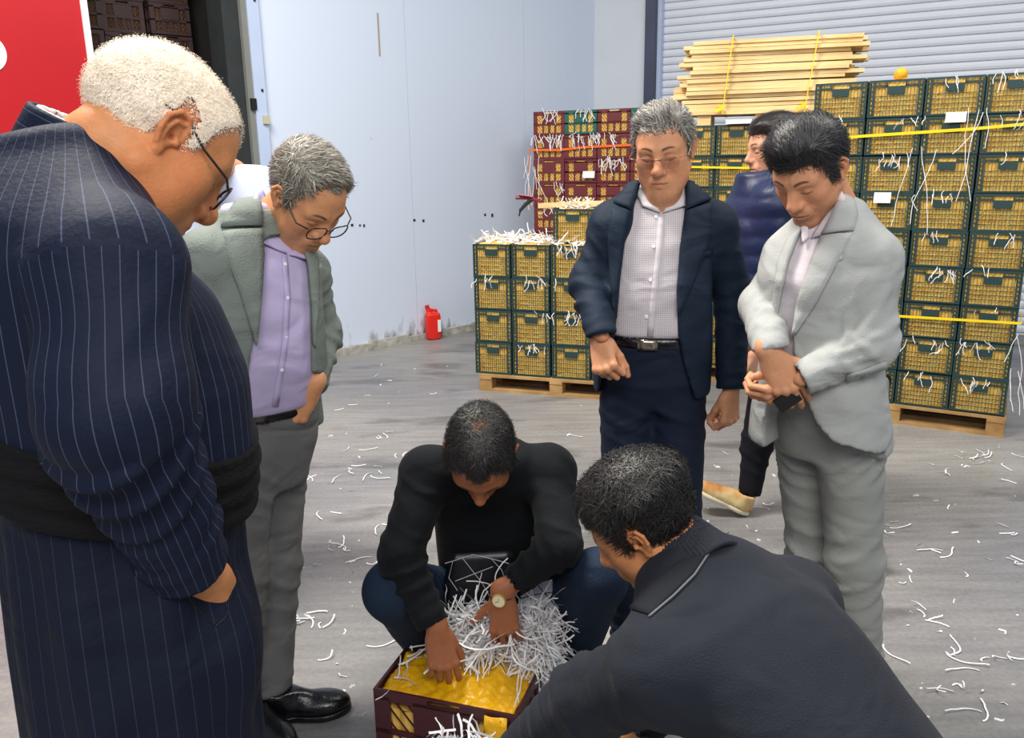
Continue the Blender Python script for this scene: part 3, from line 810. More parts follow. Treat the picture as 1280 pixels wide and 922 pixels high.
    def neckf(h, Q):
        return capsule(Q, h.wor((0, -.030, -.045)), h.neck, .054 * h.s + h.k['fat'] * .6, .062 * h.s)
    def tone(h, V, base, grey=None, lips=(0.62, 0.30, 0.26)):
        """skin colour: lips, brows, lashes, stubble, warm nose, cheeks and ears"""
        q = h.loc(V.astype(f32)); X = q.copy(); X[:, 0] = np.abs(X[:, 0])
        c = np.tile(np.asarray(base, f32), (len(q), 1))
        def mixc(m_, col): nonlocal c; m_ = np.clip(m_, 0, 1)[:, None]; c = c * (1 - m_) + np.asarray(col, f32) * m_
        red = gau(((X - np.array([.042, .06, -.03], f32)) ** 2).sum(1), .03) * .35 + gau(((q - np.array([0, .11, -.03], f32)) ** 2).sum(1), .018) * .5
        red = red + (X[:, 0] > .072) * .35
        mixc(red, np.asarray(base) * np.array([1.02, .74, .66]))
        b = h.k['beard']
        if b:
            m_ = sstep(-X[:, 2], .042, .060) * sstep(X[:, 1], -.012, .02) * (1 - gau(((q - np.array([0, .1, -.066], f32)) ** 2 / np.array([.024, .03, .009], f32) ** 2).sum(1), 1.0))
            n_ = .75 + .25 * noise(q, 60, 3)
            mixc(m_ * b * n_, h.k.get('beardcol', np.asarray(base) * .38))
        mixc(sstep(.0055 - np.abs(q[:, 2] + .066 + .02 * X[:, 0] ** 2 / .02 * 0), 0, .004) * sstep(.022 - X[:, 0], 0, .006) * (q[:, 1] > .085) * .75, np.asarray(base) * np.array([.80, .48, .44]))
        mixc((np.abs(q[:, 2] + .0658) < .0016) * (X[:, 0] < .024) * (q[:, 1] > .085) * .8, np.asarray(base) * .28)
        zb = .026 + .006 * np.sin(np.clip((X[:, 0] - .012) / .036, 0, 1) * 2.6)
        wb = .0052 - .0022 * np.clip((X[:, 0] - .02) / .03, 0, 1)
        brow = sstep(wb - np.abs(q[:, 2] - zb), 0, .0025) * sstep(X[:, 0], .010, .016) * sstep(.050 - X[:, 0], 0, .008) * (q[:, 1] > .055)
        mixc(brow * .88, h.k.get('brow', (.02, .017, .015)))
        dl = lash2(X)
        mixc(sstep(.0018 - dl, 0, .002) * (q[:, 1] > .07) * .9, (.018, .014, .012))
        mixc(gau(((X - np.array([.031, .09, -.013], f32)) ** 2 / np.array([.018, .02, .007], f32) ** 2).sum(1), 1.) * .35, np.asarray(base) * np.array([.62, .55, .55]))
        return c
    def hair(h, T):
        """hair cap: the skull grown by the thickness T(q)"""
        def f(Q):
            q = h.loc(Q)
            return (h.skull(q) - T(q)) * f32(h.s)
        return f
def hair_line(q, front=.064, temple=.030, burn=-.018, nape=-.062, soft=.016, recede=0.0, fringe=0.0):
    """how far inside the hair a place on the head lies (<0 outside)"""
    y = q[:, 1]; X = np.abs(q[:, 0])
    zf = front + recede * np.exp(-((X - .036) / .016) ** 2) - fringe * np.exp(-((X) / .03) ** 2)
    yk = np.array([-.13, -.085, -.045, -.020, -.012, .012, .020, .034, .042, .060, .078, .12])
    zk = np.array([nape, nape, -.050, -.030, .040, .030, burn, burn + .01, temple, temple + .012, 9, 9], float)
    zk[-2:] = 0
    z0 = np.interp(y, yk, zk)
    z0 = np.where(y > .060, zf - .0, z0)
    z0 = np.where((y > .042) & (y <= .060), np.maximum(z0, temple + (zf - temple) * (y - .042) / .018), z0)
    return q[:, 2] - z0

def comb(kind):
    def flow(q):
        if kind == 'back': d = np.tile(np.array([0, -1, .12]), (len(q), 1)) + np.stack([np.sign(q[:, 0]) * .25, 0 * q[:, 0], -.6 * (np.abs(q[:, 0]) > .05)], 1)
        elif kind == 'side': d = np.stack([-.8 + 0 * q[:, 0], .15 - .6 * (q[:, 2] < .07), -.25 - .4 * (np.abs(q[:, 0]) > .05)], 1)
        elif kind == 'back_side': d = np.stack([.55 + 0 * q[:, 0], -.8 + 0 * q[:, 0], .25 - 1.0 * (np.abs(q[:, 0]) > .055)], 1)
        else: d = q - np.array([.01, -.055, .13])
        return d
    return flow
def add_hair(head, root, T, colors, n, length, lift, kind, seed=1, res=.004, base=None, width=.00065, curl=0.0, mottle=.35):
    """hair cap with thousands of combed locks, one mesh"""
    lo = head.c - .17; hi = head.c + .17
    def Tn(q):
        t = T(q)
        return t + np.where(t > .002, .0016 * noise(q * np.array([1, .4, .7], f32), 55, 4), 0)
    hf = head.hair(Tn); V, Fq = surf(hf, lo, hi, res, snap=False)
    rs = np.random.RandomState(seed)
    q = head.loc(V); keep = T(q) > -0.0005
    N = vnormals(hf, V, .006)
    cand = np.where(keep)[0]; pick = cand[rs.randint(0, len(cand), n)]
    p = V[pick] + rs.randn(n, 3) * .0018; nn = N[pick]
    d = comb(kind)(head.loc(p)) @ head.R.T + rs.randn(n, 3) * (.16 + curl)
    d -= nn * (d * nn).sum(1, keepdims=True); d /= np.linalg.norm(d, axis=1, keepdims=True) + 1e-9
    sd = np.cross(d, nn); sd /= np.linalg.norm(sd, axis=1, keepdims=True) + 1e-9
    L = length * (.6 + .7 * rs.rand(n))[:, None]; lf = lift * (.4 + rs.rand(n))[:, None]
    tl = np.minimum(1, T(head.loc(p)) / .008)[:, None]; L = L * (.35 + .65 * tl)
    rows = []; cu = rs.randn(n)[:, None] * .25 * L
    for s_, wf in ((0, .8), (.33, 1), (.66, .8), (1, .15)):
        c = p + d * L * s_ + nn * (lf * math.sin(s_ * 2.4) + .0006) - nn * (L * L * s_ * s_ * 4.0) + sd * cu * s_ * s_
        w2 = sd * width * wf * (.6 + .8 * rs.rand(n))[:, None]
        rows += [c - w2, c + w2]
    SV = np.stack(rows, 1).reshape(-1, 3)
    b0 = (np.arange(n) * 8)[:, None]
    SF = np.vstack([b0 + np.array([2 * k, 2 * k + 1, 2 * k + 3, 2 * k + 2]) for k in range(3)])
    cols = np.asarray(colors, f32)
    cs = cols[rs.randint(0, len(cols), n)] * (.75 + .5 * rs.rand(n))[:, None]
    base = cols.mean(0) * .8 if base is None else np.asarray(base)
    # keep only the cap faces that really carry hair
    keep2 = T(q) > .0038
    ok = keep2[Fq].all(1)
    used = np.unique(Fq[ok]); mp = np.full(len(V), -1); mp[used] = np.arange(len(used))
    V2 = V[used]; F2 = mp[Fq[ok]]
    vv, ff = pts_mesh([(V2, F2), (SV, SF)])
    me = mesh_data('hair', vv, ff, smooth=True)
    nz = (1 + mottle * noise(head.loc(V2) * np.array([1, .5, .8], f32), 45, 2))[:, None]
    set_attr(me, 'tone', np.vstack([np.tile(base, (len(V2), 1)) * nz, np.repeat(cs, 8, 0)]))
    return obj('hair', me, M_hair, root)

class Hand:
    """x towards the fingers, z the back of the hand, y the thumb side"""
    def __init__(h, wrist, x, z, right, curls, spread=(.10, .02, -.05, -.13), thumb=(.3, .6, .5), scale=1.0, elbow=None, splay=0.0):
        x = nrm(x); z = nrm(np.asarray(z, float) - x * np.dot(z, x)); y = np.cross(z, x) * (1 if right else -1)
        h.R = np.stack([x, y, z], 1); h.w = np.asarray(wrist, float); h.s = scale; h.elbow = elbow
        base = [(.090, .027, 0), (.094, .006, .002), (.089, -.014, .001), (.080, -.032, -.003)]
        lens = [(.042, .026, .021), (.046, .030, .022), (.043, .028, .022), (.034, .021, .019)]
        rad = [.0092, .0095, .0090, .0080]
        h.seg = []; h.nail = []
        for i in range(4):
            p = np.array(base[i]); th = 0
            sp = spread[i] + splay * (1.5 - i) * .1
            h.seg.append(((.012, base[i][1] * .55, -.002), tuple(p), .0135, .0115, 'm'))
            cu = curls[i] if hasattr(curls[i], '__len__') else (curls[i], curls[i] * 1.1, curls[i] * .7)
            for j in range(3):
                th += cu[j]
                dv = np.array([math.cos(th) * math.cos(sp), math.sin(sp) * math.cos(th), -math.sin(th)]); dv /= np.linalg.norm(dv)
                q = p + dv * lens[i][j]
                h.seg.append((tuple(p), tuple(q), rad[i] * (1 - .10 * j) * (1.06 if j == 0 else 1), rad[i] * (1 - .10 * (j + 1)), i))
                if j == 2: h.nail.append((q - dv * .004 + np.array([math.sin(th), 0, math.cos(th)]) * rad[i] * .6, rad[i]))
                p = q
        # thumb: swing out (a), drop to the palm (b), bend (c)
        a, b_, c = thumb
        p = np.array([.022, .022, -.008]); ang = a
        dv = np.array([math.cos(a) * math.cos(b_), math.sin(a) * math.cos(b_), -math.sin(b_)])
        for j, (L, r0, r1) in enumerate(((.044, .0165, .0125), (.034, .0120, .0108), (.027, .0108, .0085))):
            if j: 
                a2 = a - c * j; dv = np.array([math.cos(a2) * math.cos(b_), math.sin(a2) * math.cos(b_), -math.sin(b_)])
            q = p + dv * L; h.seg.append((tuple(p), tuple(q), r0, r1, 't')); p = q
        h.nail.append((p - dv * .004 + np.array([0, .0, 1]) * .006, .009))
    def loc(h, Q): return ((Q - h.w.astype(f32)) @ h.R.astype(f32) / f32(h.s)).astype(f32)
    def wor(h, p): return h.w + (np.asarray(p, float) * h.s) @ h.R.T
    def f(h, Q):
        q = h.loc(Q); palm = None; fing = {}
        for a, b, ra, rb, g in h.seg:
            d = capsule(q, a, b, ra, rb)
            if g == 'm': palm = d if palm is None else smin(palm, d, .014)
            else: fing[g] = d if g not in fing else smin(fing[g], d, .0035)
        palm = smin(palm, ellip(q, (.030, .022, -.010), (.030, .017, .014)), .012)
        palm = smin(palm, ellip(q, (.035, -.024, -.008), (.036, .014, .014)), .012)
        d = palm
        for g in (0, 1, 2, 3): d = smin(d, fing[g], .006) if g == 0 else np.minimum(smin(palm, fing[g], .006), d)
        d = smin(d, fing['t'], .008)
        kn = None
        for i in range(4):
            b = h.seg[i * 4 + 1][0]; d = smin(d, ball(q, (b[0] - .002, b[1], b[2] + .004), .0085), .006)
        wr = capsule(q, (.006, 0, 0), (-.03, 0, 0), .0215, .0225, (0, 0, 1), .72)
        d = smin(d, wr, .018)
        if h.elbow is not None:
            e = h.loc(h.elbow[None].astype(f32))[0]; e = e * min(1, .16 / np.linalg.norm(e))
            d = smin(d, capsule(q, (-.02, 0, 0), tuple(e), .0235, .034), .02)
        return d * f32(h.s)
    def mesh(h, res=.0026):
        pts = np.array([h.wor(b) for a, b, *_ in h.seg] + [h.w])
        if h.elbow is not None: pts = np.vstack([pts, h.w + nrm(h.elbow - h.w) * .15])
        return surf(h.f, pts.min(0) - .045, pts.max(0) + .045, res, snap=True, extra=.006)
    def tone(h, V, base):
        q = h.loc(V.astype(f32)); c = np.tile(np.asarray(base, f32), (len(q), 1)); base = np.asarray(base)
        for p, r in h.nail:
            m_ = sstep(r * .85 - norm(q - np.asarray(p, f32)), 0, .002)[:, None] * .7
            c = c * (1 - m_) + (base * np.array([1.12, 1.0, 1.0]) + .06) * m_
        for i in range(4):
            for j in (1, 2, 3):
                b = h.seg[i * 4 + j][0]; m_ = gau(((q - np.asarray(b, f32)) ** 2).sum(1), .009)[:, None] * .28
                c = c * (1 - m_) + base * np.array([.92, .66, .6]) * m_
        return c

class Torso:
    """elliptic cross sections along an axis: (h, shift across, shift forward, half width, front depth, back depth)"""
    def __init__(t, O, facing, lean=0.0, st=(), n=2.3, side=0.0):
        az = math.radians(facing); fwd = V3(math.sin(az), -math.cos(az), 0); right = np.cross(fwd, V3(0, 0, 1))
        ln, sd = math.radians(lean), math.radians(side)
        W = V3(0, 0, 1) * math.cos(ln) + fwd * math.sin(ln); W = nrm(W * math.cos(sd) + right * math.sin(sd))
        V = nrm(fwd - W * np.dot(fwd, W)); U = np.cross(V, W)
        t.R = np.stack([U, V, W], 1); t.O = np.asarray(O, float); t.n = n
        st = np.array(sorted(st), float); hh = np.linspace(st[0, 0], st[-1, 0], 80)
        tab = np.stack([np.interp(hh, st[:, 0], st[:, k]) for k in range(1, 6)], 1)
        ker = np.hanning(9); ker /= ker.sum()
        pad = np.pad(tab, ((4, 4), (0, 0)), mode='edge'); t.tab = np.stack([np.convolve(pad[:, k], ker, 'valid') for k in range(5)], 1); t.hh = hh
    def loc(t, Q): return ((Q - t.O.astype(f32)) @ t.R.astype(f32)).astype(f32)
    def wor(t, p): return t.O + np.asarray(p, float) @ t.R.T
    def sdf(t, Q, grow=0.0, h0=None, h1=None, q=None, round_=.02):
        q = t.loc(Q) if q is None else q; h = q[:, 2]
        cu, cv, a, bf, bb = [np.interp(h, t.hh, t.tab[:, k]).astype(f32) for k in range(5)]
        u = q[:, 0] - cu; v = q[:, 1] - cv
        b = np.where(v > 0, bf, bb) + grow; a = a + grow
        r = (np.abs(u / a) ** t.n + np.abs(v / b) ** t.n) ** (1 / t.n); r = np.maximum(r, 1e-4)
        l = np.sqrt(u * u + v * v); d = np.where(r > .15, l * (1 - 1 / r), -np.minimum(a, b) * (1 - r))
        h0 = t.hh[0] if h0 is None else h0; h1 = t.hh[-1] if h1 is None else h1
        return smax(d, np.maximum(h0 - h, h - h1), round_)

def limb(Q, pts, rad, folds=(), cut=None, hollow=0.0, flat=None, seed=0, kj=.03, wob=.003):
    """a tapered sleeve or trouser leg with cloth folds; returns distance and cloth coordinates"""
    d = None; ss = None; s0 = 0; best = None; ang = None
    for i in range(len(pts) - 1):
        a, b = np.asarray(pts[i], float), np.asarray(pts[i + 1], float); L = np.linalg.norm(b - a)
        di, t = capsule(Q, a, b, rad[i], rad[i + 1], ret=True)
        if flat is not None: di = capsule(Q, a, b, rad[i], rad[i + 1], flat[0], flat[1])
        s_i = s0 + t * L; s0 += L
        if d is None: d, ss, best, seg = di, s_i, di, np.zeros(len(Q), np.int8)
        else:
            m_ = di < best; ss = np.where(m_, s_i, ss); best = np.minimum(best, di); seg = np.where(m_, i, seg); d = smin(d, di, kj)
    ax = nrm(np.asarray(pts[-1]) - np.asarray(pts[0])); rf = nrm(np.cross(ax, V3(.3, .2, 1) if abs(ax[2]) < .95 else V3(0, 1, .1))); r2 = np.cross(ax, rf)
    disp = 0
    if folds or wob:
        near = np.abs(d) < .06
        if near.any():
            Qn = Q[near]; sn = ss[near]
            w0 = Qn - np.asarray(pts[0], f32); cu, cv = w0 @ rf.astype(f32), w0 @ r2.astype(f32)
            nz = noise(Qn, 5, seed); dd = wob * noise(Qn, 2.6, seed + 1)
            for (sc, wd, amp, lam, tw) in folds:
                g = np.exp(-((sn - sc) / wd) ** 2)
                ph = (sn + tw * (cu * math.cos(seed) + cv * math.sin(seed)) + .016 * nz) / lam * 6.283
                dd = dd - amp * g * (2.2 * (.5 + .5 * np.sin(ph)) ** 2.5 - .75) * (.55 + .45 * noise(Qn, 3.5, seed + 2)) * np.minimum(1, (s0 - sn) / .035 + .12)
            d = d.copy(); d[near] += dd
    if cut is not None:
        ax2 = nrm(np.asarray(pts[-1]) - np.asarray(pts[-2])) if cut is True else cut
        d = smax(d, (Q - np.asarray(pts[-1], f32)) @ ax2.astype(f32), .006)
        if hollow:
            e = np.asarray(pts[-1], float)
            ax3 = nrm(np.asarray(pts[-1]) - np.asarray(pts[-2]))
            d = smax(d, -capsule(Q, e - ax3 * .012, e + ax2 * .2, rad[-1] - hollow, rad[-1] - hollow), .003)
    return d
def limb_coord(V, pts, rad=None):
    """arc length around a sleeve, for woven stripes that run along it"""
    V = V.astype(f32); out = np.zeros(len(V)); bd = np.full(len(V), 9.0); ss = np.zeros(len(V)); s0 = 0; rf = None
    for i in range(len(pts) - 1):
        a, b = np.asarray(pts[i], float), np.asarray(pts[i + 1], float); ax = nrm(b - a); L = np.linalg.norm(b - a)
        ax_ = nrm(np.asarray(pts[-1], float) - np.asarray(pts[0], float)); rf = nrm(np.cross(ax_, V3(.9, -.3, .1))); r2 = np.cross(ax_, rf)
        w_ = V - a.astype(f32); t = np.clip(w_ @ ax / L, 0, 1); dd = norm(w_ - np.outer(t * L, ax).astype(f32))
        wp = w_ - np.outer(t * L, ax).astype(f32); an = np.arctan2(wp @ r2, wp @ rf)
        if rad is not None: dd = dd - (rad[i] + (rad[i + 1] - rad[i]) * t)
        m_ = dd < bd
        out = np.where(m_, an * .085, out); ss = np.where(m_, s0 + t * L, ss); bd = np.minimum(bd, dd); s0 += L
    return out, bd, ss
def ridges(Q, d, lines, amp, sig):
    """raised or pressed creases along polylines lying on the cloth"""
    near = np.abs(d) < .05
    if not near.any(): return d
    Qn = Q[near]; acc = np.zeros(len(Qn), f32)
    for ln in lines:
        e = np.full(len(Qn), 9.0, f32); ln = np.asarray(ln, float)
        for a, b in zip(ln[:-1], ln[1:]): e = np.minimum(e, capsule(Qn, a, b, 0, 0))
        acc = np.maximum(acc, np.exp(-(e / sig) ** 2))
    d = d.copy(); d[near] -= amp * acc
    return d

def cloth(name, f, pts, pad, res, M, root, attrs=None, snap=True):
    pts = np.asarray(pts, float)
    V, Fq = surf(f, pts.min(0) - pad, pts.max(0) + pad, res, snap=snap)
    me = mesh_data(name, V, Fq, smooth=True)
    if attrs:
        for k, a in attrs(V).items(): set_attr(me, k, a)
    return obj(name, me, M, root)
def person(label, head, hands, base, limbs, torso_pts, hres=.0026, name='person', hand_res=.0026):
    """the body: head and neck, trunk and limbs under the clothes, hands"""
    V1, F1 = surf(head.f, np.minimum(head.c, head.neck) - .15, np.maximum(head.c, head.neck) + .15, hres, extra=.006)
    parts = [(V1, F1)]; tones = [head.tone(V1, base)]
    def under(Q):
        d = None
        for a, b, ra, rb in torso_pts + limbs:
            c = capsule(Q, a, b, ra, rb); d = c if d is None else smin(d, c, .03)
        return d
    tp = np.array([p for a, b, *_ in torso_pts + limbs for p in (a, b)])
    V2, F2 = surf(under, tp.min(0) - .15, tp.max(0) + .15, .018, snap=False)
    parts.append((V2, F2)); tones.append(np.tile(np.asarray(base, f32), (len(V2), 1)))
    for h in hands:
        v, q = h.mesh(hand_res); parts.append((v, q)); tones.append(h.tone(v, base))
    v, q = pts_mesh(parts)
    me = mesh_data(name, v, q, smooth=True); set_attr(me, 'tone', np.vstack(tones))
    return tag(obj(name, me, M_skin), label, 'person')
def lay(name, f, ea, eb, M, root, n=16, m_=7, off=.004, th=.006, start=.5, roll=0.0, smooth=True):
    pts, nn = strip(f, ea, eb, n, m_, off, th, start, roll)
    b = MB(); b.sheet(pts, th, nn); return b.build(name, M, root, smooth)
def wing(name, f, c4, M, root, off=(.006, .009, .016, .012), th=.0045, bulge=.003):
    """a shirt collar wing: A-B along the neck, D-T the free edge"""
    A, Bq, Tt, D = [view_pts([c], f, o)[0] for c, o in zip(c4, off)]
    g = grid4(A, Bq, Tt, D, 8, 5, bulge, nrm(CAM - A)).transpose(1, 0, 2)
    b = MB(); b.sheet(grid4(A, D, Tt, Bq, 8, 5, bulge, nrm(CAM - A)), th); return b.build(name, M, root, True)
def dots(name, f, pxs, r, M, root, start=.5):
    pts = view_pts(pxs, f, .001, start); nn = vnormals(f, pts)
    for p, n_ in zip(pts, nn):
        b = MB(); b.tube([p - n_ * .002, p + n_ * .0025], [r, r * .85], 10); b.build(name, M, root, False)
def glasses(head, root, M, Ml, w=.026, hgt=.019, rim=.0016, z0=.000, rimless=False, pitch=0.0, y0=.108):
    """rims, bridge, temples, lenses in the head's own axes"""
    t = empty('glasses', (0, 0, 0)); t.parent = root
    b = MB(); lens = []
    for sx in (-1, 1):
        ring = []
        for k in range(24):
            a = 2 * math.pi * k / 24; ca, sa = math.cos(a), math.sin(a)
            x = sx * .033 + w * np.sign(ca) * abs(ca) ** .7; z = z0 - .006 + hgt * np.sign(sa) * abs(sa) ** .7
            ring.append(head.wor((x, y0 - .10 * max(0, abs(x) - .03) * 1.6 - pitch * (z - z0), z)))
        if not rimless: b.tube(ring, rim, 6, closed=True)
        else: b.tube(ring, rim * .45, 5, closed=True)
        lens.append(ring)
        h0 = head.wor((sx * (.033 + w), y0 - .009, z0 + .004)); h1 = head.wor((sx * .082, .085, z0 + .006)); h2 = head.wor((sx * .081, -.002, .031)); h3 = head.wor((sx * .0815, -.028, .022)); 
        b.tube([h0, h1, head.wor((sx * .082, .04, z0 + .014)), h2, h3], rim * 1.05, 6)
    b.tube([head.wor((-.010, y0 + .001, z0 + .002)), head.wor((0, y0 + .004, z0 + .006)), head.wor((.010, y0 + .001, z0 + .002))], rim * .9, 6)
    b.build('frame', M, t, True)
    for ring in lens:
        c = np.mean(ring, 0); bb = MB(); bb.add(ring + [c], [(i, (i + 1) % 24, 24) for i in range(24)]); bb.build('lens', Ml, t)
    return t
def shoe(name, heel, toe, up, M, root, L=None, w=.048, hgt=.085, sole=None, res=.006):
    """closed shoe from heel to toe lying on its sole"""
    heel, toe = np.asarray(heel, float), np.asarray(toe, float); x = nrm(toe - heel); L = np.linalg.norm(toe - heel); up = nrm(up - x * np.dot(up, x)); y = np.cross(up, x); R = np.stack([x, y, up], 1)
    def lc(Q): return ((Q - heel.astype(f32)) @ R.astype(f32)).astype(f32)
    def f(Q):
        q = lc(Q)
        d = ellip(q, (L * .24, 0, .045), (L * .26, w * .72, .055))
        d = smin(d, ellip(q, (L * .66, .004, .030), (L * .36, w * .98, .036)), .035)
        d = smin(d, capsule(q, (L * .20, 0, .04), (L * .17, 0, hgt + .02), w * .78, w * .86), .03)
        d = smin(d, capsule(q, (L * .33, 0, .07), (L * .66, 0, .045), .022, .018), .02)
        d = smax(d, q[:, 2] - hgt - .01 + .1 * (q[:, 0] - L * .2), .008); d = smax(d, .016 - q[:, 2], .003)
        d = smax(d, -capsule(q, (L * .20, 0, hgt - .005), (L * .17, 0, hgt + .1), w * .62, w * .7), .004)
        return d
    o = cloth(name, f, [heel, toe, heel + up * .12, toe + up * .06], .07, res, M, root)
    def fs(Q):
        q = lc(Q)
        a = np.minimum(ellip(q * np.array([1, 1, 0], f32), (L * .22, 0, 0), (L * .245, w * .80, 1)), ellip(q * np.array([1, 1, 0], f32), (L * .68, .004, 0), (L * .345, w * 1.06, 1)))
        a = smin(a, capsule(q * np.array([1, 1, 0], f32), (L * .2, 0, 0), (L * .7, .003, 0), w * .72, w * .9), .02)
        return smax(a, np.maximum(-q[:, 2], q[:, 2] - .019), .004)
    so = cloth('sole', fs, [heel, toe], .07, res, sole or M, o)
    return o, lc, R
# ---------------------------------------------------------------- the people
GREY = s(150, 128, 118)
def edge_table(T, f, pxs, start=.5):
    q = T.loc(view_pts(pxs, f, 0, start)); o = np.argsort(q[:, 2]); return q[o, 2], q[o, 0]
def opened(T, base, left_px, right_px, start=.5, soft=.008, flare=None):
    """cut the open front of a jacket between its two edges"""
    hl, ul = edge_table(T, base, left_px, start); hr, ur = edge_table(T, base, right_px, start)
    def f(Q):
        d = base(Q); q = T.loc(Q); h = q[:, 2]
        ua = np.interp(h, hl, ul); ub = np.interp(h, hr, ur); lo, hi = np.minimum(ua, ub), np.maximum(ua, ub)
        if flare: lo = lo - flare[1] * np.maximum(flare[0] - h, 0)
        cut = np.maximum(np.maximum(lo - q[:, 0], q[:, 0] - hi), -q[:, 1])
        return smax(d, -cut, soft)
    return f
class Suit:
    """trunk with shoulders, sleeves, and the two together"""
    def __init__(u, T, neck, shoulders, arms, radii, folds, kw, sh_r=(.055, .052), hollow=.013, seeds=(1, 2), cuts=(True, True)):
        u.a = list(zip(shoulders, arms, radii, folds, seeds, cuts)); u.T, u.neck, u.sh_r, u.kw, u.hollow = T, neck, sh_r, kw, hollow
        u.front = u.trunk
    def trunk(u, Q):
        d = u.T.sdf(Q)
        for S, *_ in u.a: d = smin(d, capsule(Q, u.neck + (S - u.neck) * .2, S, *u.sh_r), .06)
        return d + u.kw * noise(Q, 2.2, 6)
    def full(u, Q):
        d = u.front(Q)
        for S, A, rd, fo, sd, ct in u.a:
            k = .008 + .07 * np.exp(-(norm(Q - S.astype(f32)) / .10) ** 2)
            d = smin(d, limb(Q, A, rd, fo, cut=ct, hollow=u.hollow, seed=sd), k)
        return d
SL = [(.27, .10, .006, .060, .5), (.05, .08, .004, .07, .7), (.50, .06, .004, .040, .3)]       # folds of a suit sleeve

# ======== man in the dark navy suit, facing the camera
def man_navy():
    Y = 2.38; z = lambda py: P(820, py, Y - .10)[2]
    O = P(820, 350, Y); O = V3(O[0], Y + .03, 0)
    T = Torso(O, -8, 0, [(z(505), 0, .00, .172, .125, .125), (z(470), 0, .0, .172, .132, .125), (z(425), 0, .01, .168, .140, .12), (z(370), 0, .01, .165, .142, .125),
                         (z(310), 0, 0, .163, .122, .125), (z(272), 0, -.01, .158, .095, .115), (z(252), 0, -.015, .120, .070, .09), (z(238), 0, -.02, .078, .055, .07), (z(228), 0, -.02, .068, .055, .06)])
    nk = P(829, 250, Y + .04)
    SR, SLf = P(766, 282, Y + .02), P(893, 281, Y + .02)
    aR = [SR, P(736, 352, Y + .02), P(752, 419, Y - .155)]; aL = [SLf, P(915, 365, Y + .05), P(914, 486, Y - .02)]
    su = Suit(T, nk, (SR, SLf), (aR, aL), ((.058, .054, .042), (.058, .054, .043)), (SL, SL), .004, cuts=(nrm(V3(.15, -.35, -.9)), True))
    su.front = opened(T, su.trunk, [(801, 226), (797, 245), (789, 266), (779, 310), (772, 365), (769, 420), (757, 455), (742, 492), (735, 515)],
                [(857, 226), (858, 245), (856, 266), (850, 310), (846, 365), (848, 420), (856, 460), (874, 500), (884, 515)]); jk = su.full; base = jk
    shirt = lambda Q: T.sdf(Q, -.013, z(424), z(222)) + .0022 * noise(Q * np.array([1, 1, 2.2], f32), 3.0, 2)
    legs = [[P(783, 500, Y + .03), P(782, 655, Y + .02), P(786, 812, Y + .05)], [P(847, 500, Y + .02), P(848, 655, Y), P(849, 815, Y + .03)]]
    lr = (.084, .068, .056); lf = [(.42, .12, .005, .07, .4), (.05, .10, .004, .06, .5), (.80, .10, .006, .05, .2)]
    tb = Torso(O, -8, 0, [(z(520), 0, .0, .10, .08, .09), (z(485), 0, .0, .155, .115, .118), (z(430), 0, .006, .158, .125, .11), (z(420), 0, .006, .156, .125, .108)])
    def trs(Q):
        d = tb.sdf(Q, 0, z(522), z(425))
        for i, L in enumerate(legs): d = smin(d, limb(Q, L, lr, lf, cut=V3(0, 0, -1), seed=i + 3), .03)
        return d
    hd = Head(P(830, 187, Y), -20, 17, -3, .97, nk, fat=.004, wide=1.02, jaw=1.05, nose=1.08, beard=.12, brow=s(70, 55, 48), mouth=.6)
    hR = Hand(P(750, 425, Y - .135), (.12, -.62, -.78), (-.6, -.6, .45), True, ((1.25, 1.5, .9), (1.3, 1.55, .9), (1.35, 1.55, .9), (1.4, 1.5, .9)), thumb=(.25, .75, .30), scale=.98, elbow=aR[1])
    hL = Hand(P(914, 490, Y - .02), (-.05, -.12, -1), (.55, -.80, .0), False, ((.9, 1.2, .8), (1.0, 1.2, .8), (1.1, 1.2, .8), (1.15, 1.2, .8)), thumb=(.15, .6, .3), scale=.95, elbow=aL[1])
    ub = [(nk, T.wor((0, -.02, z(300))), .05, .06), (T.wor((0, -.01, z(300))), T.wor((0, -.01, z(480))), .06, .06)]
    ul = [(aR[0], aR[1], .035, .03), (aR[1], aR[2], .03, .025), (aL[0], aL[1], .035, .03), (aL[1], aL[2], .03, .025), (nk, aR[0], .05, .035), (nk, aL[0], .05, .035)]
    for L in legs: ul += [(L[0], L[1], .06, .045), (L[1], L[2], .045, .035)]
    r = person('grey-haired man in dark navy suit standing with a loose fist, looking down', hd, [hR, hL], s(220, 157, 118), ul, ub)
    Mj = mat('navy_suit_cloth', s(26, 40, 58), .7, var=.12, vscale=3, bump=.2, bscale=250, wr=.45); Ms = stripe_mat('checked_shirt', s(214, 206, 208), s(186, 178, 186), .0060, .0016, attr2='stripe2', bump=.1)
    Mt = mat('navy_trouser_cloth', s(24, 34, 54), .75, var=.12, vscale=3, bump=.2, bscale=250, wr=.45)
    bb = [aR[1], aL[1], aR[2], aL[2], SR, SLf, T.wor((0, .16, z(520))), T.wor((0, -.16, z(225)))]
    cloth('jacket', jk, bb, .09, .0085, Mj, r)
    cloth('shirt', shirt, [T.wor((.17, .16, z(430))), T.wor((-.17, -.16, z(218)))], .06, .008, Ms, r, lambda V: dict(stripe=T.loc(V)[:, 0] + 1, stripe2=T.loc(V)[:, 2] + 1))
    cloth('trousers', trs, [p for L in legs for p in L] + [tb.wor((.16, .13, z(420))), tb.wor((-.16, -.13, z(420)))], .10, .010, Mt, r)
    belt = cloth('belt', lambda Q: smax(tb.sdf(Q, .005, z(439), z(422)), -tb.sdf(Q, -.01), .003), [tb.wor((.17, .14, z(440))), tb.wor((-.17, -.14, z(420)))], .03, .007, M_leather, r)
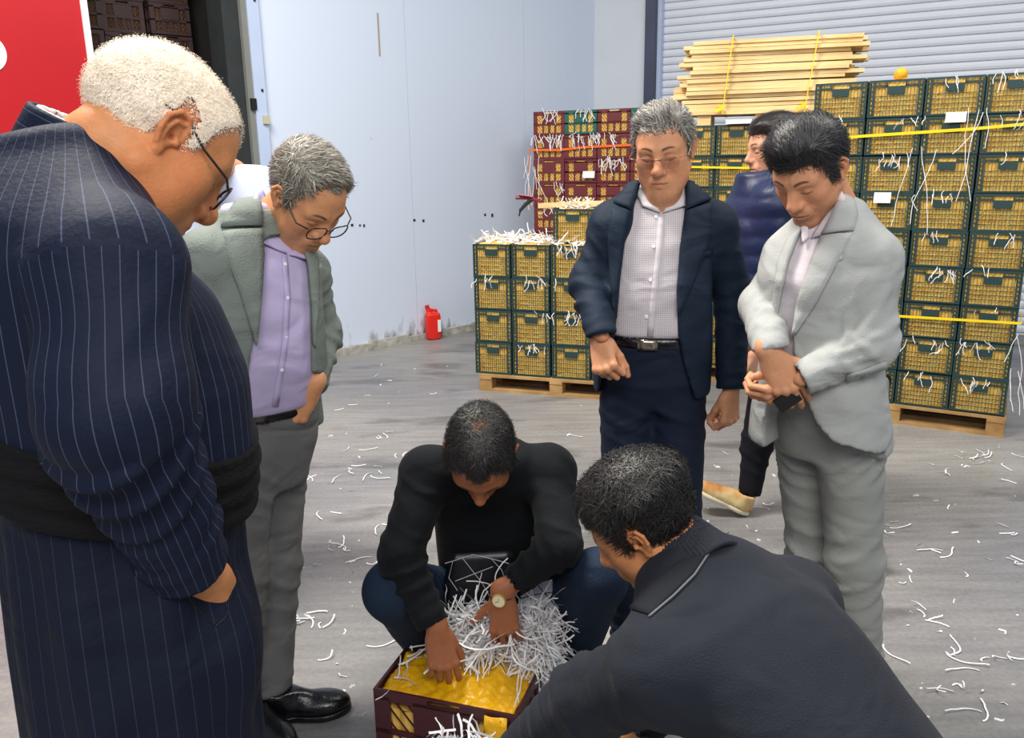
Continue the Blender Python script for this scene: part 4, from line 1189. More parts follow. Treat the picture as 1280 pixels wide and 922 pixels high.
    lay('buckle', lambda Q: tb.sdf(Q, .005), [(797, 424), (822, 425)], [(797, 437), (822, 438)], M_buckle, belt, 4, 4, .002, .004)
    sn = lambda Q: smin(shirt(Q), hd.neckf(Q), .01)
    Mc = mat('shirt_collar_cloth', s(214, 206, 210), .8, bump=.1, bscale=200, wr=.4)
    wing('collar_wing', sn, [(800, 224), (826, 266), (803, 257), (795, 240)], Mc, r)
    wing('collar_wing', sn, [(858, 224), (828, 266), (857, 257), (862, 240)], Mc, r)
    lay('placket', shirt, [(823, 268), (819, 320), (813, 370), (809, 420)], [(831, 268), (827, 320), (821, 370), (817, 420)], Mc, r, 12, 3, .002, .003)
    dots('button', shirt, [(820, 271), (817, 308), (813, 350), (808, 396)], .0055, M_white, r)
    # lapels: a raised strip from the collar down to the top button
    lay('lapel', su.trunk, [(788, 264), (780, 305), (774, 350), (770, 398)], [(764, 258), (760, 300), (764, 350), (769, 400)], Mj, r, 18, 6, .006, .011, roll=.004)
    lay('jacket_collar', su.trunk, [(800, 226), (795, 245), (789, 262)], [(786, 230), (774, 244), (767, 254)], Mj, r, 8, 5, .007, .012, roll=.003)
    lay('lapel', su.trunk, [(857, 264), (852, 305), (848, 350), (847, 388)], [(890, 254), (886, 300), (868, 350), (849, 392)], Mj, r, 18, 6, .006, .011, roll=.004)
    lay('jacket_collar', su.trunk, [(858, 226), (858, 245), (857, 262)], [(872, 232), (882, 242), (888, 250)], Mj, r, 8, 5, .007, .012, roll=.003)
    lay('breast_pocket', su.trunk, [(868, 318), (890, 312)], [(868, 325), (890, 319)], Mj, r, 6, 3, .003, .006)
    T_ = lambda q: np.where(hair_line(q, .074, .036, -.02, -.06, recede=.008) > 0, np.minimum(hair_line(q, .074, .036, -.02, -.06, recede=.008) * .5, .007 + .014 * sstep(q[:, 2], .06, .11) * sstep(q[:, 1], -.06, .03)), hair_line(q) * .3)
    add_hair(hd, r, T_, [s(165, 160, 152), s(120, 114, 106), s(195, 190, 182), s(90, 84, 78)], 6000, .034, .006, 'back_side', 3)
    glasses(hd, r, M_metalframe, M_lens_dark, .026, .0165, .0011, rimless=True)
    b = MB(); p = hR.seg[9]; a, c = np.array(p[0]), np.array(p[1]); m_ = a * .45 + c * .55; ax = nrm(c - a); u = nrm(np.cross(ax, V3(0, 1, 0))); v = np.cross(ax, u)
    b.tube([hR.wor(m_ + .0102 * (math.cos(t) * u + math.sin(t) * v)) for t in np.linspace(0, 6.283, 17)[:-1]], .0017, 6, closed=True); b.build('ring', M_buckle, r, True)
    for L, dx in zip(legs, (-.03, .04)):
        e = L[2]; shoe('shoe', V3(e[0] - dx * .2, e[1] + .07, 0), V3(e[0] + dx - .02, e[1] - .21, 0), V3(0, 0, 1), M_leather, r, res=.009)
man_navy()

# ======== man in the light grey suit, hands folded
def man_grey():
    Y = 2.12; z = lambda py: P(1040, py, Y - .04)[2]
    O = P(1043, 400, Y); O = V3(O[0], Y + .02, 0)
    T = Torso(O, -42, 3, [(z(560), 0, -.02, .185, .150, .150), (z(520), 0, -.01, .178, .140, .14), (z(450), 0, .0, .155, .125, .125), (z(400), 0, .0, .152, .122, .125), (z(340), 0, 0, .168, .12, .13),
                          (z(305), 0, -.01, .160, .095, .12), (z(285), 0, -.015, .120, .070, .095), (z(268), 0, -.02, .082, .06, .078), (z(256), 0, -.02, .07, .055, .066)], side=0)
    nk = P(1046, 272, Y + .03)
    SR, SLf = P(987, 322, Y + .15), P(1086, 326, Y - .11)
    aR = [SR, P(952, 382, Y + .05), P(964, 436, Y - .13)]; aL = [SLf, P(1088, 430, Y - .15), P(1000, 474, Y - .16)]
    fo = [(.26, .09, .007, .055, .6), (.04, .07, .005, .06, .8), (.42, .10, .005, .05, .4)]
    su = Suit(T, nk, (SR, SLf), (aR, aL), ((.058, .054, .044), (.064, .060, .043)), (fo, fo), .004, seeds=(4, 7), cuts=(nrm(V3(.15, -.25, -.95)), True))
    su.front = opened(T, su.trunk, [(1010, 262), (1000, 290), (984, 330), (972, 390), (966, 440), (962, 500), (955, 535)],
                [(1042, 258), (1030, 285), (1010, 330), (994, 385), (990, 440), (1002, 490), (1020, 530), (1040, 553), (1064, 560), (1100, 568)]); jk = su.full; base = jk
    shirt = lambda Q: T.sdf(Q, -.014, z(480), z(250)) + .002 * noise(Q, 4.0, 2)
    legs = [[P(1008, 540, Y + .12), P(1016, 690, Y + .10), P(1030, 885, Y + .12)], [P(1062, 540, Y - .02), P(1068, 700, Y - .05), P(1074, 893, Y)]]
    lr = (.090, .072, .062); lf = [(.38, .12, .007, .07, .5), (.06, .10, .005, .05, .8), (.72, .14, .008, .06, .3)]
    tb = Torso(O, -42, 0, [(z(575), 0, -.01, .115, .085, .10), (z(530), 0, -.01, .155, .11, .115), (z(470), 0, .0, .152, .112, .11), (z(455), 0, .0, .15, .11, .108)])
    def trs(Q):
        d = tb.sdf(Q, 0, z(580), z(470))
        for i, L in enumerate(legs): d = smin(d, limb(Q, L, lr, lf, cut=V3(0, 0, -1), seed=i + 5), .03)
        return d
    hd = Head(P(1013, 212, Y - .03), -48, 36, 0, .98, nk, wide=1.0, nose=1.1, beard=.35, beardcol=s(112, 84, 68), brow=(.02, .018, .016))
    hR = Hand(P(964, 446, Y - .145), (.52, -.14, -.84), (-.15, -.97, .15), True, ((.45, .35, .2), (.50, .40, .2), (.52, .45, .3), (.5, .45, .3)), spread=(.02, .0, -.03, -.07), thumb=(.75, .05, .15), scale=1.0, elbow=aR[1])
    hL = Hand(P(1000, 478, Y - .13), (-.93, -.06, -.36), (-.1, -.80, -.55), False, ((.7, 1.0, .7), (.75, 1.0, .7), (.8, 1.1, .7), (.85, 1.1, .7)), thumb=(.35, .5, .4), scale=.95, elbow=aL[1])
    ub = [(nk, T.wor((0, -.02, z(330))), .05, .06), (T.wor((0, -.01, z(330))), T.wor((0, -.01, z(520))), .06, .06)]
    ul = [(aR[0], aR[1], .035, .03), (aR[1], aR[2], .03, .025), (aL[0], aL[1], .035, .03), (aL[1], aL[2], .03, .025), (nk, aR[0], .05, .035), (nk, aL[0], .05, .035)]
    for L in legs: ul += [(L[0], L[1], .06, .045), (L[1], L[2], .045, .035)]
    r = person('dark-haired man in light grey suit standing with folded hands, head bowed', hd, [hR, hL], s(216, 154, 116), ul, ub)
    Mj = mat('light_grey_suit_cloth', s(176, 178, 176), .75, var=.06, vscale=3, bump=.2, bscale=250, wr=.45); Ms = mat('pale_lilac_shirt', s(214, 204, 210), .8, bump=.1, bscale=200, wr=.4)
    Mt = mat('grey_trouser_cloth', s(150, 152, 148), .75, var=.06, vscale=3, bump=.2, bscale=250, wr=.45)
    cr = [view_pts(l, base) for l in ([(1108, 330), (1070, 372), (1042, 392)], [(1122, 400), (1085, 430), (1050, 442)], [(1100, 440), (1060, 455), (1020, 462)], [(1060, 300), (1050, 330)], [(985, 400), (962, 410), (948, 405)], [(985, 378), (965, 388), (950, 384)], [(1080, 345), (1062, 380), (1054, 430)], [(1110, 360), (1090, 400), (1078, 415)])]
    jk2 = lambda Q: ridges(Q, jk(Q), cr, .008, .011)
    bb = [aR[1], aL[1], aR[2], aL[2], SR, SLf, T.wor((.2, .16, z(575))), T.wor((-.2, -.17, z(575))), T.wor((0, -.16, z(255)))]
    cloth('jacket', jk2, bb, .08, .0085, Mj, r)
    cloth('shirt', shirt, [T.wor((.16, .14, z(485))), T.wor((-.16, -.14, z(246))), T.wor((-.16, .14, z(400))), T.wor((.16, -.14, z(400)))], .05, .008, Ms, r)
    cloth('trousers', trs, [p for L in legs for p in L] + [tb.wor((.16, .13, z(460))), tb.wor((-.16, -.13, z(460)))], .10, .010, Mt, r)
    cloth('belt', lambda Q: smax(tb.sdf(Q, .006, z(488), z(468)), -tb.sdf(Q, -.022), .003), [tb.wor((.17, .14, z(488))), tb.wor((-.17, -.14, z(468)))], .06, .008, M_leather, r)
    sn = lambda Q: smin(shirt(Q), hd.neckf(Q), .01)
    wing('collar_wing', sn, [(1052, 238), (1014, 297), (1026, 294), (1057, 248)], Ms, r)
    wing('collar_wing', sn, [(1009, 276), (1011, 297), (1003, 304), (1001, 284)], Ms, r)
    lay('lapel', su.trunk, [(1026, 296), (1012, 330), (997, 375), (991, 415)], [(1066, 292), (1046, 330), (1020, 380), (993, 420)], Mj, r, 18, 6, .006, .012, roll=.005)
    lay('jacket_collar', su.trunk, [(1050, 244), (1038, 272), (1027, 293)], [(1068, 252), (1072, 270), (1067, 288)], Mj, r, 8, 5, .007, .013, roll=.004)
    lay('lapel', su.trunk, [(1001, 286), (985, 328), (974, 380), (968, 420)], [(984, 300), (972, 330), (966, 380), (966, 424)], Mj, r, 14, 5, .004, .008, roll=.003)
    lay('pocket_welt', jk2, [(1032, 328), (1052, 318)], [(1034, 334), (1054, 324)], Mj, r, 6, 3, .003, .005)
    lay('pocket_flap', jk2, [(1058, 470), (1108, 452)], [(1059, 478), (1109, 460)], Mj, r, 8, 3, .003, .006)
    hl = lambda q: hair_line(q, .060, .028, -.022, -.06)
    T_ = lambda q: np.where(hl(q) > 0, np.minimum(hl(q) * .6, .008 + .020 * sstep(q[:, 2], .05, .10) * sstep(q[:, 1], -.08, .03)), hl(q) * .3)
    add_hair(hd, r, T_, [s(38, 36, 38), s(30, 28, 30), s(50, 48, 52), s(42, 40, 42)], 6500, .045, .006, 'back_side', 5)
    for L, dx in zip(legs, (-.10, -.14)):
        e = L[2]; shoe('shoe', V3(e[0] + .04, e[1] + .06, 0), V3(e[0] + dx, e[1] - .19, 0), V3(0, 0, 1), M_leather, r, res=.009)
    # dark phone held in the folded hands
    b = MB(); c = P(984, 500, Y - .155); R = np.stack([nrm(V3(.62, -.1, .5)), nrm(V3(.1, -.99, -.1)), V3(0, 0, 1)], 1); R[:, 2] = np.cross(R[:, 0], R[:, 1])
    b.box(c, (.060, .009, .040), R); tag(b.build('phone', M_black), 'dark phone held in the folded hands of the man in light grey', 'phone')
man_grey()

# ======== man in the blazer and lilac shirt
def man_blazer():
    Y = 2.14; z = lambda py: P(330, py, Y - .09)[2]
    O = P(313, 400, Y); O = V3(O[0], Y + .02, 0)
    T = Torso(O, 38, 2, [(z(560), 0, .0, .168, .12, .135), (z(515), 0, .0, .165, .130, .13), (z(460), 0, .012, .165, .138, .125), (z(400), 0, .01, .165, .130, .125), (z(350), 0, 0, .170, .12, .13),
                         (z(320), 0, -.01, .165, .10, .12), (z(296), 0, -.015, .130, .075, .10), (z(276), 0, -.02, .088, .065, .08), (z(262), 0, -.02, .074, .06, .07)])
    nk = P(335, 290, Y + .05)
    SR, SLf = P(256, 322, Y - .12), P(383, 340, Y + .14)
    aR = [SR, P(228, 430, Y - .14), P(250, 545, Y - .16)]; aL = [SLf, P(404, 418, Y + .17), P(390, 482, Y - .01)]
    fo = [(.26, .09, .006, .055, .6), (.04, .07, .004, .06, .8), (.42, .10, .005, .05, .4)]
    su = Suit(T, nk, (SR, SLf), (aR, aL), ((.062, .056, .044), (.056, .050, .042)), (fo, fo), .004, seeds=(3, 8))
    su.front = opened(T, su.trunk, [(322, 228), (327, 262), (330, 300), (326, 350), (322, 400), (314, 450), (304, 500), (296, 560)],
                [(372, 270), (380, 300), (386, 340), (390, 400), (391, 450), (391, 470)], flare=(z(466), 1.6)); jk = su.full; base = jk
    shirt = lambda Q: T.sdf(Q, -.013, z(516), z(256)) + .0025 * noise(Q * np.array([1, 1, 1.6], f32), 3.4, 2)
    legs = [[P(300, 565, Y - .06), P(300, 710, Y - .06), P(302, 868, Y - .04)], [P(345, 560, Y + .10), P(343, 705, Y + .06), P(338, 858, Y + .02)]]
    lr = (.094, .072, .062); lf = [(.42, .12, .006, .07, .4), (.06, .10, .005, .05, .6), (.80, .10, .010, .05, .2)]
    tb = Torso(O, 38, 0, [(z(620), 0, .0, .105, .085, .09), (z(570), 0, .0, .145, .112, .112), (z(520), 0, .008, .152, .124, .112), (z(505), 0, .008, .152, .124, .11)])
    def trs(Q):
        d = tb.sdf(Q, 0, z(625), z(515))
        for i, L in enumerate(legs): d = smin(d, limb(Q, L, lr, lf, cut=V3(0, 0, -1), seed=i + 2), .03)
        return d
    hd = Head(P(383, 245, Y + .0), 50, 46, 0, 1.03, nk, wide=1.0, nose=1.12, beard=.25, beardcol=s(120, 104, 92), brow=s(80, 62, 52), fat=.002)
    hL = Hand(P(388, 486, Y - .035), (-.60, -.15, -.78), (.45, -.85, .1), False, ((.7, .9, .6), (.8, .9, .6), (.9, .9, .6), (1.0, .9, .6)), thumb=(.35, .25, .4), scale=1.0, elbow=aL[1])
    hR = Hand(aR[2] + V3(0, 0, -.02), (.1, 0, -1), (-.8, -.5, 0), True, (.5, .5, .5, .5), elbow=aR[1])
    ub = [(nk, T.wor((0, -.02, z(350))), .05, .06), (T.wor((0, -.01, z(350))), T.wor((0, -.01, z(560))), .06, .06)]
    ul = [(aR[0], aR[1], .035, .03), (aR[1], aR[2], .03, .025), (aL[0], aL[1], .035, .03), (aL[1], aL[2], .03, .025), (nk, aR[0], .05, .035), (nk, aL[0], .05, .035)]
    for L in legs: ul += [(L[0], L[1], .06, .045), (L[1], L[2], .045, .035)]
    r = person('man with glasses in grey-green blazer and lilac shirt, thumb in pocket', hd, [hL, hR], s(218, 154, 110), ul, ub)
    Mj = mat('grey_green_blazer_cloth', s(126, 134, 128), .8, var=.14, vscale=7, bump=.3, bscale=220, wr=.45); Ms = mat('lilac_shirt_cloth', s(186, 174, 210), .8, bump=.1, bscale=200, wr=.4)
    Mt = mat('grey_wool_trousers', s(114, 114, 114), .8, var=.1, vscale=3, bump=.2, bscale=250, wr=.45)
    bb = [aR[1], aL[1], aR[2], aL[2], SR, SLf, T.wor((.18, .14, z(575))), T.wor((-.18, -.15, z(575))), T.wor((0, -.16, z(262)))]
    cloth('blazer', jk, bb, .08, .0085, Mj, r)
    cloth('shirt', shirt, [T.wor((.17, .16, z(525))), T.wor((-.17, -.15, z(250))), T.wor((-.17, .14, z(400))), T.wor((.17, -.14, z(400)))], .05, .008, Ms, r)
    cloth('trousers', trs, [p for L in legs for p in L] + [tb.wor((.17, .14, z(505))), tb.wor((-.17, -.14, z(505)))], .10, .009, Mt, r)
    belt = cloth('belt', lambda Q: smax(tb.sdf(Q, .005, z(530), z(512)), -tb.sdf(Q, -.01), .003), [tb.wor((.18, .15, z(532))), tb.wor((-.18, -.15, z(508)))], .06, .0075, M_leather, r)
    lay('buckle', lambda Q: tb.sdf(Q, .005), [(312, 513), (336, 514)], [(312, 529), (336, 529)], mat('dull_buckle', s(90, 88, 84), .35, metal=.8), belt, 4, 4, .002, .004)
    sn = lambda Q: smin(shirt(Q), hd.neckf(Q), .01)
    wing('collar_wing', sn, [(326, 230), (358, 316), (326, 302), (318, 246)], Ms, r)
    wing('collar_wing', sn, [(378, 300), (362, 318), (384, 324), (390, 308)], Ms, r)
    lay('placket', shirt, [(352, 318), (356, 370), (353, 430), (340, 508)], [(359, 318), (363, 370), (360, 430), (348, 508)], Ms, r, 12, 3, .002, .003)
    dots('button', shirt, [(356, 330), (359, 372), (358, 420), (352, 462)], .0055, M_white, r)
    lay('lapel', su.trunk, [(328, 286), (330, 320), (327, 370), (322, 425)], [(278, 290), (284, 325), (300, 365), (320, 432)], Mj, r, 18, 7, .006, .012, roll=.005)
    lay('blazer_collar', su.trunk, [(322, 230), (327, 258), (328, 282)], [(308, 234), (292, 256), (276, 284)], Mj, r, 8, 6, .007, .013, roll=.004)
    lay('lapel', su.trunk, [(376, 296), (385, 330), (390, 380), (391, 430)], [(386, 300), (398, 330), (398, 380), (393, 434)], Mj, r, 14, 5, .004, .007, roll=.004)
    dots('blazer_button', jk, [(301, 490)], .010, M_dkgrey, r)
    hl = lambda q: hair_line(q, .088, .050, -.012, -.055, recede=.016)
    T_ = lambda q: np.where(hl(q) > 0, np.minimum(hl(q) * .5, .008 + .008 * sstep(q[:, 2], .06, .11)), hl(q) * .3)
    add_hair(hd, r, T_, [s(150, 142, 128), s(112, 104, 92), s(178, 172, 160), s(84, 78, 70)], 6500, .032, .005, 'side', 8)
    glasses(hd, r, mat('dark_acetate_frame', s(40, 34, 36), .25), M_lens, .026, .019, .0019, y0=.114)
    e = legs[1][2]
    so, lc, R = shoe('shoe', G(328, 897), G(437, 886), V3(0, 0, 1), M_leather, r, w=.052, hgt=.085, res=.0055)
    b = MB(); h0 = G(328, 897); h1 = G(437, 886)
    Rl_ = R
    for k in range(4):
        x = .115 + k * .018; zz = .082 - k * .008
        b.tube([h0 + Rl_ @ V3(x, -.020, zz - .006), h0 + Rl_ @ V3(x + .004, 0, zz + .003), h0 + Rl_ @ V3(x, .020, zz - .006)], .0022, 5)
    b.build('lace', M_black, so, True)
    e = legs[0][2]; shoe('shoe', V3(e[0] - .02, e[1] + .06, 0), V3(e[0] + .17, e[1] - .14, 0), V3(0, 0, 1), M_leather, r, res=.009)
man_blazer()

# ======== walking man in the blue padded jacket
def man_walking():
    Y = 3.5; z = lambda py: P(965, py, Y)[2]
    O = P(967, 320, Y); O = V3(O[0], Y, 0)
    T = Torso(O, -82, 4, [(z(420), 0, 0, .19, .13, .14), (z(400), 0, 0, .20, .14, .15), (z(340), 0, 0, .205, .14, .15), (z(280), 0, 0, .20, .13, .15), (z(245), 0, -.01, .17, .10, .12), (z(228), 0, -.01, .10, .08, .09), (z(214), 0, -.0, .075, .075, .08)])
    nk = P(972, 228, Y + .02); SR, SLf = P(966, 252, Y + .19), P(970, 254, Y - .17)
    aR = [SR, P(968, 340, Y + .22), P(940, 400, Y + .2)]; aL = [SLf, P(978, 350, Y - .2), P(950, 440, Y - .24)]
    def jk(Q):
        d = T.sdf(Q)
        for S, A in ((SR, aR), (SLf, aL)):
            d = smin(d, capsule(Q, nk, S, .06, .075), .06)
            d = smin(d, limb(Q, A, (.078, .07, .05), (), cut=True, seed=2), .012 + .06 * np.exp(-(norm(Q - S.astype(f32)) / .12) ** 2))
        return d - .007 * np.abs(np.sin(Q[:, 2] * 3.1416 / .075 + .6 * noise(Q, 1.2, 2))) + .003
    hip = [P(966, 455, Y + .09), P(972, 455, Y - .08)]
    legs = [[hip[0], P(946, 555, Y + .06), V3(*(G(930, 640)[:2]), .09) + V3(.02, 0, 0)], [hip[1], P(1010, 570, Y - .22), V3(1.36, 2.98, .10)]]
    tb = Torso(O, -82, 0, [(z(480), 0, 0, .15, .11, .12), (z(410), 0, 0, .17, .12, .13)])
    def trs(Q):
        d = tb.sdf(Q)
        for i, L in enumerate(legs): d = smin(d, limb(Q, L, (.085, .066, .05), [(.4, .1, .006, .07, .4)], cut=True, seed=i + 3), .03)
        return d
    hd = Head(P(968, 186, Y), -84, 8, 0, 1.02, nk, nose=1.0, beard=.1, brow=(.02, .018, .016))
    hs = [Hand(aL[2], (-.4, -.1, -.9), (.3, -.9, 0), False, (.5, .5, .5, .5), elbow=aL[1]), Hand(aR[2], (-.6, 0, -.8), (0, .9, .2), True, (.5, .5, .5, .5), elbow=aR[1])]
    ub = [(nk, T.wor((0, 0, z(300))), .05, .10), (T.wor((0, 0, z(300))), T.wor((0, 0, z(460))), .10, .10)]
    ul = [(aR[0], aR[1], .035, .03), (aR[1], aR[2], .03, .025), (aL[0], aL[1], .035, .03), (aL[1], aL[2], .03, .025)]
    for L in legs: ul += [(L[0], L[1], .06, .045), (L[1], L[2], .045, .035)]
    r = person('young man in dark blue padded jacket walking past behind the suits', hd, hs, s(214, 158, 128), ul, ub, hres=.0035, hand_res=.004)
    cloth('padded_jacket', jk, [aR[1], aL[1], aR[2], aL[2], T.wor((.2, .15, z(430))), T.wor((-.2, -.15, z(205)))], .09, .011, mat('blue_padded_nylon', s(18, 32, 72), .5, var=.1, bump=.3, bscale=30), r)
    cloth('trousers', trs, [p for L in legs for p in L] + [tb.wor((.17, .13, z(405))), tb.wor((-.17, -.13, z(405)))], .09, .013, mat('black_trouser_cloth', s(18, 18, 26), .8), r)
    hl = lambda q: hair_line(q, .060, .028, -.02, -.06)
    T_ = lambda q: np.where(hl(q) > 0, np.minimum(hl(q) * .6, .010 + .016 * sstep(q[:, 2], .05, .10)), hl(q) * .3)
    add_hair(hd, r, T_, [s(34, 28, 28), s(26, 22, 22), s(52, 44, 44)], 2500, .04, .006, 'back', 5, res=.006)
    Msh = mat('cream_trainer', s(226, 206, 150), .6, dark=s(196, 128, 60), vscale=18); Mso = mat('cream_sole', s(225, 218, 190), .7)
    hp = G(933, 644); tp = hp + V3(-.235, .05, .115)
    shoe('shoe', hp, tp, V3(.35, 0, 1), Msh, r, w=.045, hgt=.08, sole=Mso, res=.007)
    shoe('shoe', V3(1.43, 2.93, .04), V3(1.22, 3.06, 0), V3(0, 0, 1), mat('tan_trainer', s(176, 128, 84), .6), r, w=.045, hgt=.08, sole=Mso, res=.009)
man_walking()

# ======== crouching man in the black jumper
def man_crouch():
    O = P(616, 742, 2.47)
    T = Torso(O, 4, 27, [(-.10, 0, 0, .15, .11, .12), (0, 0, 0, .17, .125, .13), (.15, 0, .0, .165, .13, .125), (.30, 0, 0, .172, .13, .135), (.42, 0, 0, .175, .125, .150), (.52, 0, -.01, .165, .10, .150), (.60, 0, -.01, .125, .08, .125), (.65, 0, .0, .08, .07, .085), (.685, 0, .02, .066, .066, .066)])
    nk = T.wor((0, .02, .63))
    SR, SLf = P(535, 592, 2.16), P(686, 588, 2.18)
    aR = [SR, P(500, 694, 2.02), P(542, 782, 1.93)]; aL = [SLf, P(700, 682, 2.02), P(640, 730, 1.99)]
    fo = [(.27, .10, .007, .05, .5), (.05, .08, .004, .07, .7), (.48, .10, .006, .035, .3)]
    def jump(Q):
        d = T.sdf(Q)
        for S, A, sd in ((SR, aR, 2), (SLf, aL, 6)):
            d = smin(d, capsule(Q, nk + (S - nk) * .3, S, .07, .066), .07)
            k = .010 + .07 * np.exp(-(norm(Q - S.astype(f32)) / .11) ** 2)
            d = smin(d, limb(Q, A, (.068, .058, .043), fo, cut=True, hollow=.013, seed=sd), k)
        col = capsule(Q, T.wor((0, 0, .60)), T.wor((0, .035, .665)), .078, .070)
        d = smin(d, smax(col, -capsule(Q, T.wor((0, .02, .60)), T.wor((0, .05, .72)), .060, .062), .004), .015)
        return d + .005 * noise(Q, 2.0, 3)
    hip = [T.wor((.09, 0, -.02)), T.wor((-.09, 0, -.02))]
    legs = [[hip[0], P(492, 738, 2.02), P(556, 836, 2.36)], [hip[1], P(748, 722, 2.02), P(712, 838, 2.30)]]
    def trs(Q):
        d = T.sdf(Q, -.004, -.12, .10)
        for i, L in enumerate(legs): d = smin(d, limb(Q, L, (.098, .076, .062), [(.40, .10, .008, .06, .6)], cut=True, seed=i + 5), .03)
        return d
    hd = Head(P(601, 566, 2.00), -4, 60, 3, 1.03, nk, wide=1.02, nose=1.1, beard=.3, beardcol=s(70, 46, 36), brow=(.02, .018, .016))
    hR = Hand(P(548, 790, 1.925), (.16, -.12, -1), (.25, -.92, .1), True, ((.35, .35, .2), (.45, .4, .2), (.5, .4, .3), (.45, .4, .3)), spread=(.08, .0, -.06, -.12), thumb=(.45, .35, .2), scale=1.02, elbow=aR[1])
    hL = Hand(P(627, 748, 1.985), (.04, .0, -1), (-.25, -.95, .1), False, ((.40, .40, .2), (.45, .45, .2), (.42, .4, .3), (.35, .35, .3)), spread=(.10, .0, -.06, -.13), thumb=(.85, .2, .1), scale=1.04, elbow=aL[1])
    ub = [(nk, T.wor((0, 0, .35)), .055, .09), (T.wor((0, 0, .35)), T.wor((0, 0, 0)), .09, .09)]
    ul = [(aR[0], aR[1], .035, .03), (aR[1], aR[2], .03, .025), (aL[0], aL[1], .035, .03), (aL[1], aL[2], .03, .025)]
    for L in legs: ul += [(L[0], L[1], .06, .045), (L[1], L[2], .045, .035)]
    r = person('man in black jumper crouching at the crate, both hands on its contents', hd, [hR, hL], s(168, 106, 72), ul, ub)
    cloth('jumper', jump, [aR[1], aL[1], aR[2], aL[2], SR, SLf, O, T.wor((0, -.17, .6)), nk], .13, .0085, mat('black_knit', s(17, 20, 24), .85, bump=.35, bscale=320, wr=.4, sheen=.04), r)
    cloth('jeans', trs, [p for L in legs for p in L] + [T.wor((0, -.1, -.12))], .12, .009, mat('dark_denim', s(30, 46, 68), .75, var=.25, vscale=5, bump=.3, bscale=200, wr=.4), r)
    hl = lambda q: hair_line(q, .074, .036, -.025, -.06, recede=.012)
    bald = lambda q: gau(((q - np.array([.0, -.045, .115], f32)) ** 2).sum(1), .032)
    T_ = lambda q: np.where(hl(q) > 0, np.minimum(hl(q) * .5, .009), hl(q) * .3) - .0075 * bald(q)
    add_hair(hd, r, T_, [s(24, 22, 22), s(34, 32, 32), s(46, 42, 40)], 6000, .026, .003, 'whorl', 12)
    # wrist watch
    w = hL.wor((-.008, 0, .024)); zz = hL.R[:, 2]; xx = hL.R[:, 0]; yy = hL.R[:, 1]
    wt = empty('wrist_watch', (0, 0, 0)); wt.parent = r
    b = MB(); b.tube([hL.wor((-.008, .0285 * math.cos(a), .0215 * math.sin(a))) for a in np.linspace(0, 6.283, 21)[:-1]], .0035, 6, closed=True); b.build('watch_band', mat('brown_band', s(70, 50, 36), .5), wt, True)
    b = MB(); b.tube([w - zz * .003, w + zz * .004], [.0195, .0185], 24); b.build('watch_case', mat('gold_case', s(212, 180, 110), .3, metal=.5), wt)
    b = MB(); b.tube([w + zz * .004, w + zz * .0046], .0160, 24); d_ = b.build('watch_dial', mat('cream_dial', s(240, 228, 190), .4), wt)
    b = MB(); b.bar(w + zz * .005, w + zz * .005 + yy * .010 + xx * .004, .0013, .0008); b.bar(w + zz * .005, w + zz * .005 - xx * .008, .0013, .0008); b.build('watch_hands', M_black, wt)
    for L, dx in zip(legs, (-.02, .02)):
        e = L[2]; shoe('shoe', V3(e[0] - dx, e[1] + .08, .05), V3(e[0] + dx, e[1] - .17, 0), V3(0, .2, 1), mat('black_shoe', s(20, 20, 22), .4), r, res=.009)
man_crouch()

